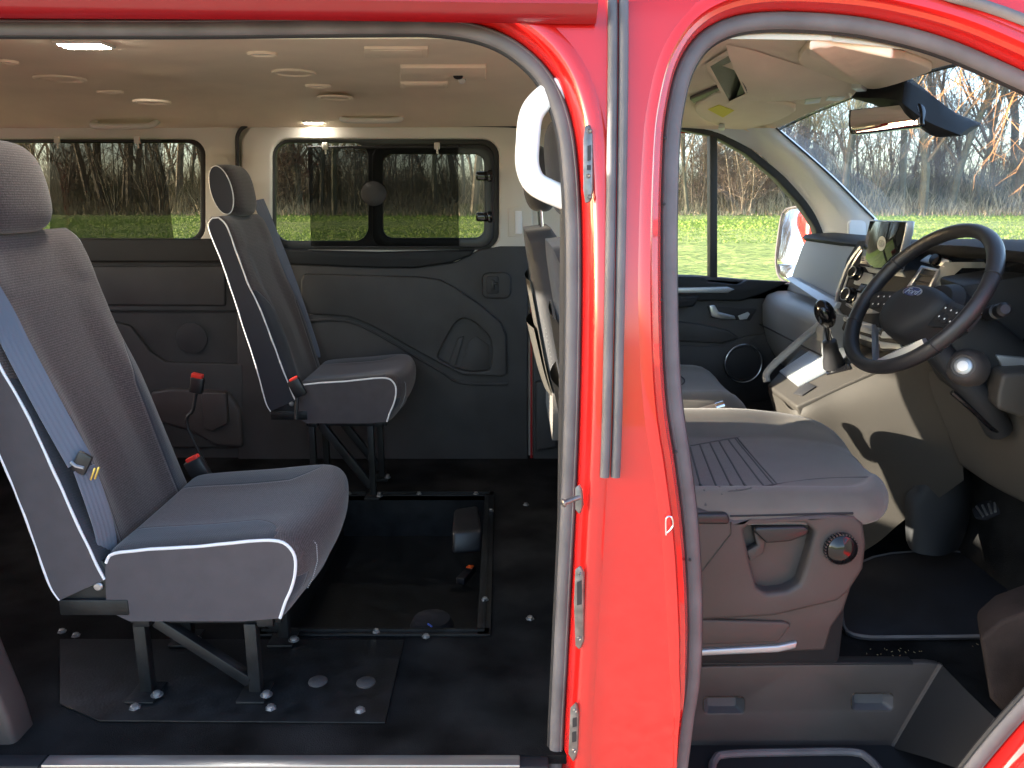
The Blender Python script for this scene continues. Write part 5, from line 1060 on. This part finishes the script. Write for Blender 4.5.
# ------------------------------------------------------------------ centre console and footwell
co = empty('centre_console', (.95, .98, 0), 'taupe centre console with a ribbed tray and gear lever beside the steering wheel', 'console')
k = {n: P(a, b, y=y) for n, (a, b, y) in dict(A=(767, 384, 1.20), B=(796, 405, .93), C=(871, 371, .88), D=(822, 325, 1.20), a2=(772, 404, 1.20), b2=(795, 424, .93), e=(905, 352, .86), f=(848, 312, 1.12)).items()}
s = MB(); tn0 = (k['B']-k['A']).cross(k['C']-k['A']).normalized(); topl = [PN(a_, b_, k['A'], tn0) for a_, b_ in [(767, 384), (796, 405), (835, 387.5), (871, 371), (905, 356), (880, 330), (850, 318), (822, 325)]]
s.prism([p+Vector((0, 0, -.0035)) for p in topl], Vector((0.02, 0, -.045)), .007, 4); s.build('console_top', 'taupe_plastic', co)
s = MB(); s.tube(cr([P(767, 382, y=1.205), P(768, 371, y=1.215), P(793, 347, y=1.215), P(823, 322, y=1.215)], 5), .012, 8); s.build('console_rim', 'dash_plastic', co)
# flanks: rear face and the driver's-side face running down to the footwell
G = lambda a, b, y: P(a, b, y=y)
s = MB(); rowsA = [[G(768, 390, 1.20), G(772, 404, 1.20), G(778, 425, 1.18), G(790, 455, 1.15), G(800, 520, 1.12)], [G(782, 400, 1.06), G(785, 415, 1.06), G(790, 436, 1.06), G(800, 465, 1.05), G(810, 540, 1.04)], [G(796, 410, .945), G(796, 424, .945), G(806, 452, .955), G(824, 485, .96), G(840, 560, .97)],
   [G(835, 392, .87), G(837, 412, .87), G(846, 440, .88), G(862, 478, .89), G(874, 545, .90)], [G(872, 376, .79), G(876, 400, .79), G(884, 430, .80), G(894, 465, .82), G(904, 520, .84)], [G(912, 360, .71), G(918, 385, .71), G(924, 415, .72), G(930, 452, .74), G(936, 500, .77)], [G(950, 350, .64), G(955, 380, .64), G(958, 410, .65), G(960, 440, .67), G(964, 480, .71)]]
rA = [cr(r, 5) for r in rowsA]; cols = [cr([r[j] for r in rA], 5) for j in range(len(rA[0]))]; s.loft(cols, False); s.build('console_flank', 'taupe_plastic', co, 70)
s = MB(); pp_ = topl
def TP(a, b, d=0):
    n_ = (topl[1]-topl[0]).cross(topl[3]-topl[0]).normalized()
    if n_.z < 0: n_ = -n_
    return PN(a, b, topl[0]+n_*d, n_), n_
tn = TP(800, 370)[1]
def tpr(pts, d, th, m, nm, par, bev=.002): s = MB(); s.prism([TP(a, b, d)[0] for a, b in pts], -tn*th, bev); return s.build(nm, m, par)
tray = tpr([(779, 371), (823, 341), (848, 349), (843, 363), (798, 386)], .003, .006, 'satin_silver', 'tray_lid', co)
rbm = MB()
for i in range(23):
    t = i/22; a = TP(lerp(781, 823, t), lerp(371, 342, t), .0045)[0]; b = TP(lerp(799, 842, t), lerp(384.5, 362, t), .0045)[0]; rbm.tube([a, b], .0015, 5)
rbm.build('tray_ribs', 'grey_print', tray)
tpr([(793, 393), (806, 382), (816, 386), (802, 395)], .002, .006, 'rubber_dark', 'coin_slot', co)
tpr([(823, 358), (842, 351), (850, 368), (826, 374)], .003, .006, 'gloss_black', 'gear_gate', co)
# gear lever
g0 = TP(834, 366, .004)[0]; gl = MB(); gt = P(826, 322, y=g0.y-.03); mid = g0.lerp(gt, .45)
gl.lathe(g0, gt-g0, [(.032, 0), (.030, .02), (.022, .05), (.020, .085), (.012, .09)], 16); lev = gl.build('gear_lever', 'leather', co)
s = MB(); s.tube([g0.lerp(gt, .62), g0.lerp(gt, .95)], .010, 10); s.build('lever_collar', 'chrome', lev)
s = MB(); d_ = (gt-g0).normalized(); hb0 = P(825, 314, y=gt.y)
rows = []
for i in range(15):
    ph = -math.pi/2+math.pi*i/14; rows.append([hb0+Vector((.030*math.cos(ph)*math.cos(a)-.012*math.sin(ph), .030*math.cos(ph)*math.sin(a), .042*math.sin(ph))) for a in [2*math.pi*j/18 for j in range(18)]])
s.loft(rows, True, True); kb = s.build('gear_knob', 'gloss_black', lev)
s = MB(); s.tube([hb0+Vector((-.022, -.012, .02)), hb0+Vector((-.018, -.016, -.024))], .004, 6); s.build('knob_inlay', 'chrome', kb)
# black moulded liner beside the pedals
s = MB(); rowsL = [[G(930, 466, .78), G(912, 488, .80), G(905, 500, .80), G(906, 540, .80)], [G(945, 462, .76), G(930, 490, .77), G(918, 512, .77), G(914, 552, .76)], [G(962, 466, .78), G(960, 500, .77), G(950, 530, .76), G(940, 556, .74)], [G(972, 478, .90), G(972, 505, .88), G(966, 532, .84), G(958, 550, .80)]]
rL = [cr(r, 5) for r in rowsL]; cols = [cr([r[j] for r in rL], 5) for j in range(len(rL[0]))]; s.loft(cols, False); s.build('footwell_liner', 'dash_dark', co, 70)
# pedals
for (a, b, w) in ((985, 508, 16), (1014, 535, 17)):
    pd = empty('pedal', P(a, b, y=.80), 'ribbed steel edged pedal nearer the centre console' if a < 1000 else 'ribbed steel edged pedal nearer the open door', 'pedal', 'pedals in the footwell')
    n_ = Vector((-.75, 0, .66)); q0 = P(a, b, y=.80)
    pts = [PN(a+dx, b+dy, q0, n_) for dx, dy in [(-14, 1), (-2, -9), (14, -6), (13, 3), (-2, 10), (-11, 9)]]
    s = MB(); s.prism(pts, -n_*.014, .004); po = s.build('pedal_pad', 'rubber_mat', pd)
    for t in (.15, .38, .62, .85):
        s = MB(); s.tube([pts[0].lerp(pts[1], .15).lerp(pts[2], t)+n_*.001, pts[5].lerp(pts[4], .8).lerp(pts[3], t)+n_*.001], .0035, 5); s.build('pedal_rib', 'zinc', po)
    s = MB(); s.tube([q0-n_*.01, q0+Vector((.10, .02, .12))], .010, 8); s.build('pedal_arm', 'black_steel', pd)
# ------------------------------------------------------------------ cab floor, step and mat
s = MB(); s.prism([Vector((x, y, -.002)) for x, y in [(.28, .345), (1.15, .345), (1.50, .345), (1.50, 1.9), (.28, 1.9)]], Vector((0, 0, -.02))); s.prism([Vector((1.35, y, z)) for y, z in [(.1, -.3), (1.9, -.3), (1.9, .7), (.1, .7)]], Vector((.02, 0, 0))); s.build('cab_floor', 'carpet', van)
mt = empty('floor_mat', P(930, 590, z=.004), "black rubber floor mat in the driver's footwell", 'mat')
mp_ = cr([P(a, b, z=.004) for a, b in [(842, 600), (850, 572), (890, 556), (975, 556), (1040, 590), (1060, 640), (1000, 640), (900, 641), (860, 640), (842, 630)]], 3, True)
s = MB(); s.prism(mp_, Vector((0, 0, .010)), .004, 2); mo = s.build('mat_sheet', 'rubber_mat', mt)
ce = sum(mp_, Vector())/len(mp_); s = MB(); s.tube([ce+(p-ce)*.985+Vector((0, 0, .010)) for p in mp_], .004, 6, True); s.build('mat_edge', 'rubber', mo)
# step: riser with two finger slots, side wall, tread with tray
YR = .338
mat('satin_grey', (.085, .085, .09), .5)
def rs(pts): return [P(a, b, y=YR) for a, b in pts]
s = MB(); s.prism(rs([(640, 668), (690, 667), (800, 665), (928, 663), (941, 665), (936, 676), (916, 706), (896, 742), (890, 750), (640, 750)]), Vector((0, .02, 0)), .005, 3, holes=[rs(rr_px(704, 697.5, 744, 713, 4)), rs(rr_px(852, 694, 893, 710, 4))]); st_ = s.build('step_riser', 'grey_plastic', van)
for x0, x1, y0, y1 in ((704, 744, 697.5, 713), (852, 893, 694, 710)):
    s = MB(); o_ = rs(rr_px(x0, y0, x1, y1, 4)); cen_ = sum(o_, Vector())/len(o_); i_ = [cen_+(p-cen_)*.72+Vector((0, .022, -.003)) for p in o_]; s.loft([o_, i_], True); face(s, i_); s.build('finger_slot', 'satin_grey', st_)
s = MB(); s.box((.60, .352, .002), (.66, .028, .008), bevel=.003); s.build('step_lip', 'dash_dark', van)
s = MB(); e0, e1, e2 = P(941, 664, y=YR), P(916, 706, y=YR), P(892, 748, y=YR)
f0, f1, f2 = P(997, 720, y=.12), P(985, 738, y=.09), P(962, 770, y=.05)
rr2 = [cr([e0, e1, e2], 6), cr([P(966, 690, y=.23), P(950, 722, y=.21), P(928, 758, y=.18)], 6), cr([f0, f1, f2], 6)]
s.loft(rr2, False); s.build('step_side', 'dash_dark', van, 60)
s = MB(); s.tube(cr([e0, e1, e2], 6), .006, 8); s.build('step_side_edge', 'grey_plastic', van); s = MB(); s.tube(cr([f0, f1, f2], 6), .006, 8); s.build('step_side_edge', 'grey_plastic', van)
s = MB(); s.prism([e0+Vector((.0, 0, -.001)), f0+Vector((0, 0, -.001)), Vector((1.3, .06, -.02)), Vector((1.3, .36, -.003))], Vector((0, 0, -.02))); s.build('step_ledge', 'carpet', van)
s = MB(); zt = -.213; s.prism([Vector((x, y, zt)) for x, y in [(.22, .0), (1.3, .0), (1.3, .345), (.22, .345)]], Vector((0, 0, -.03))); tr_ = s.build('step_tread', 'dash_dark', van)
rim = cr([P(a, b, z=zt+.008) for a, b in [(712, 850), (712, 775), (715, 760), (728, 754), (800, 752), (852, 752), (868, 758), (882, 774), (895, 800), (900, 850)]], 4)
s = MB(); s.tube(rim, .009, 8); s.build('tread_rim', 'rubber', tr_)
mat('kick_carpet', (.030, .023, .021), 1, 0, .1, bump=.9, bscale=420, var=.4, vscale=9)
# near foot of the windscreen pillar: kick trim at the right edge
s = MB(); s.prism([P(a, b, y=.16) for a, b in [(980, 640), (1000, 622), (1060, 600), (1090, 680), (1010, 722), (990, 700)]], Vector((.06, .12, 0)), .012, 3); s.build('kick_trim', 'kick_carpet', van)
mat('straw_bits', (.30, .23, .12), .9); s = MB(); rl = random.Random(9)
for (cx_, cy_, n_) in ((905, 651, 12), (985, 645, 5), (880, 655, 6)):
    for i in range(n_):
        p = P(cx_+rl.gauss(0, 14), cy_+rl.gauss(0, 2.5), z=.002); a = rl.uniform(0, 3.14); L_ = rl.uniform(.002, .006); s.box(p, (L_, .0010, .001), rot=a)
tag(s.build('litter', 'straw_bits'), "dry straw crumbs scattered on the black carpet before the driver's mat", 'litter', kind='stuff')
# ------------------------------------------------------------------ steering wheel
WC = Vector((.923, .496, .830)); WN = Vector((-math.cos(.616)*math.cos(-.12), math.cos(.616)*math.sin(-.12), math.sin(.616))).normalized()
WU = (Vector((0, 0, 1))-WN*WN.z).normalized(); WR = WU.cross(WN).normalized()      # up on the wheel, and to the driver's right
if WR.y > 0: WR = -WR
def wp(r, u, d=0): return WC+WR*r+WU*u+WN*d
sw_ = empty('steering_wheel', WC-WN*.06, 'black leather steering wheel with an oval badge on its hub', 'steering wheel')
s = MB(); rings = []
RM = .186; N_ = 96
for i in range(N_):
    a = 2*math.pi*i/N_; cdir = WR*math.cos(a)+WU*math.sin(a); rr_ = .0165+.0022*max(0, math.cos(2*(a-.9)))**4
    rings.append([WC+cdir*(RM+math.cos(b)*rr_*.92)+WN*math.sin(b)*rr_*1.06 for b in [2*math.pi*j/16 for j in range(16)]])
s.loft(rings, True, False, True); rim_ = s.build('rim', 'leather', sw_)
for a in (.45, math.pi-.45, -.55, math.pi+.55):
    cdir = WR*math.cos(a)+WU*math.sin(a); s = MB(); s.tube([WC+cdir*(RM+math.cos(b)*.0165)+WN*math.sin(b)*.0182 for b in [2*math.pi*j/20 for j in range(20)]], .0012, 5, True); s.build('rim_seam', 'dash_dark', rim_)
# hub pad
hubo = [(-.090, -.018), (-.072, .014), (-.03, .032), (.03, .034), (.072, .022), (.098, .004), (.092, -.030), (.066, -.066), (.034, -.094), (0, -.100), (-.034, -.096), (-.066, -.080), (-.086, -.050)]
hq = cr([Vector((a, b, 0)) for a, b in hubo], 4, True); hc_ = Vector((0, -.03, 0)); s = MB(); rings = []
for kx, d in ((1.0, -.045), (1.0, -.012), (.975, .0), (.92, .010), (.75, .019), (.4, .024), (.1, .025)): rings.append([wp(hc_.x+(p.x-hc_.x)*kx, hc_.y+(p.y-hc_.y)*kx, d) for p in hq])
s.loft(rings, True, True); hub = s.build('hub_pad', 'dash_dark', sw_, 60)
BC = wp(.0, .004, .0205); BN = (WN+WU*.12).normalized()
o_, _, _ = disc(BC, BN, .0140, 'silver', 'badge', hub, WU, 2.35, .0018); disc(BC+BN*.0019, BN, .0118, 'blue_badge', 'badge_field', o_, WU, 2.45, .0006); text('Ford', BC+BN*.0028, BN, WU, .023, 'silver', 'badge_lettering', o_, .3, .0003)
for sg in (-1, 1):
    s = MB(); rings = []
    for t in (0, .5, 1): rings.append([wp(sg*lerp(.075, .180, t), yy*lerp(1, .7, t)-.018, d-.012) for yy, d in [(.034, 0), (.015, .010), (-.015, .010), (-.036, 0), (-.028, -.018), (.028, -.018)]])
    s.loft(rings, True, True); sp2 = s.build('spoke', 'dash_dark', sw_)
    for i in range(3):
        for j in range(2):
            c = wp(sg*(.104+.021*i), -.008-.022*j-.003*i, -.003); s = MB(); s.box(c, (.003, .017, .018), WN.to_track_quat('X', 'Z').to_matrix().to_4x4(), bevel=.0025); b_ = s.build('spoke_button', 'dash_dark', sp2)
            s = MB(); s.tube([c+WN*.0014, c+WN*.0019], .0022, 8); s.build('button_symbol', 'white_print', sp2)
for sg in (-1, 1):
    s = MB(); rings = []
    for x, y, w_2 in ((.098, -.088, .012), (.080, -.105, .017), (.050, -.130, .020), (.015, -.160, .015), (.0, -.172, .010)):
        tx, ty = .6*sg, .8; rings.append([wp(sg*x-w_2*tx*sg*sg*0-w_2*.5, y+w_2*.7, -.016), wp(sg*x, y, -.006), wp(sg*x+w_2*.5, y-w_2*.7, -.016), wp(sg*x, y, -.03)])
    s.loft(rings, True, True); s.build('lower_spoke', 'satin_silver', sw_, 30)
s = MB(); s.lathe(WC-WN*.045, -WN, [(.060, -.01), (.078, .01), (.070, .05), (.062, .09)], 24); s.build('hub_back', 'dash_dark', sw_)
# column shroud, start button, stalk
cs2 = empty('steering_column', WC-WN*.20, 'black steering column shroud with a stalk and a round key switch', 'steering column')
s = MB(); rings = []
for d, w1, h1, dz in ((-.09, .058, .055, 0), (-.14, .080, .075, -.012), (-.20, .088, .085, -.02), (-.28, .088, .085, -.02)):
    rings.append([wp(w1*math.copysign(abs(math.cos(a))**.7, math.cos(a)), h1*math.copysign(abs(math.sin(a))**.7, math.sin(a))+dz, d) for a in [2*math.pi*j/32 for j in range(32)]])
s.loft(rings, True, True); sh_ = s.build('shroud', 'dash_dark', cs2, 60)
KQ = P(963, 366, y=.40); KN = Vector((-.62, -.72, .25)).normalized()
s = MB(); s.lathe(KQ, KN, [(.046, -.05), (.038, -.014), (.030, -.002), (.025, .001), (.024, -.002), (.019, -.002)], 32); ks = s.build('switch_surround', 'grey_plastic', cs2)
s = MB(); s.lathe(KQ, KN, [(.0185, -.006), (.0185, .001), (.016, .003)], 28); kr = s.build('key_switch', 'satin_silver', ks)
s = MB(); s.lathe(KQ+KN*.002, KN, [(.0115, -.002), (.0115, .002), (.010, .003)], 24); s.build('key_face', 'white_plastic', kr)
s = MB(); st0 = P(975, 318, y=.50); st1 = P(1006, 309, y=.34); dv = (st1-st0).normalized(); s.tube([st0, st0.lerp(st1, .5)], .010, 10); s.lathe(st0.lerp(st1, .45), dv, [(.010, 0), (.016, .01), (.017, .05), (.012, .052), (.012, .06), (.0155, .062), (.0155, .085), (.010, .09)], 18); so_ = s.build('stalk', 'black_plastic', cs2)
s = MB(); s.box(P(985, 312, y=.42), (.004, .02, .010), bevel=.001); s.build('stalk_mark', 'white_print', so_)
s = MB(); s.tube(cr([P(938, 352, y=.46), P(960, 376, y=.44), P(985, 405, y=.44), P(999, 430, y=.46)], 5), [.03]*16, 10); s.build('column_skirt', 'dash_dark', cs2)
s = MB(); s.tube(cr([P(952, 392, y=.43), P(975, 412, y=.43), P(992, 428, y=.43), P(1001, 432, y=.44)], 5), .006, 8); s.build('skirt_edge', 'gloss_black', cs2)
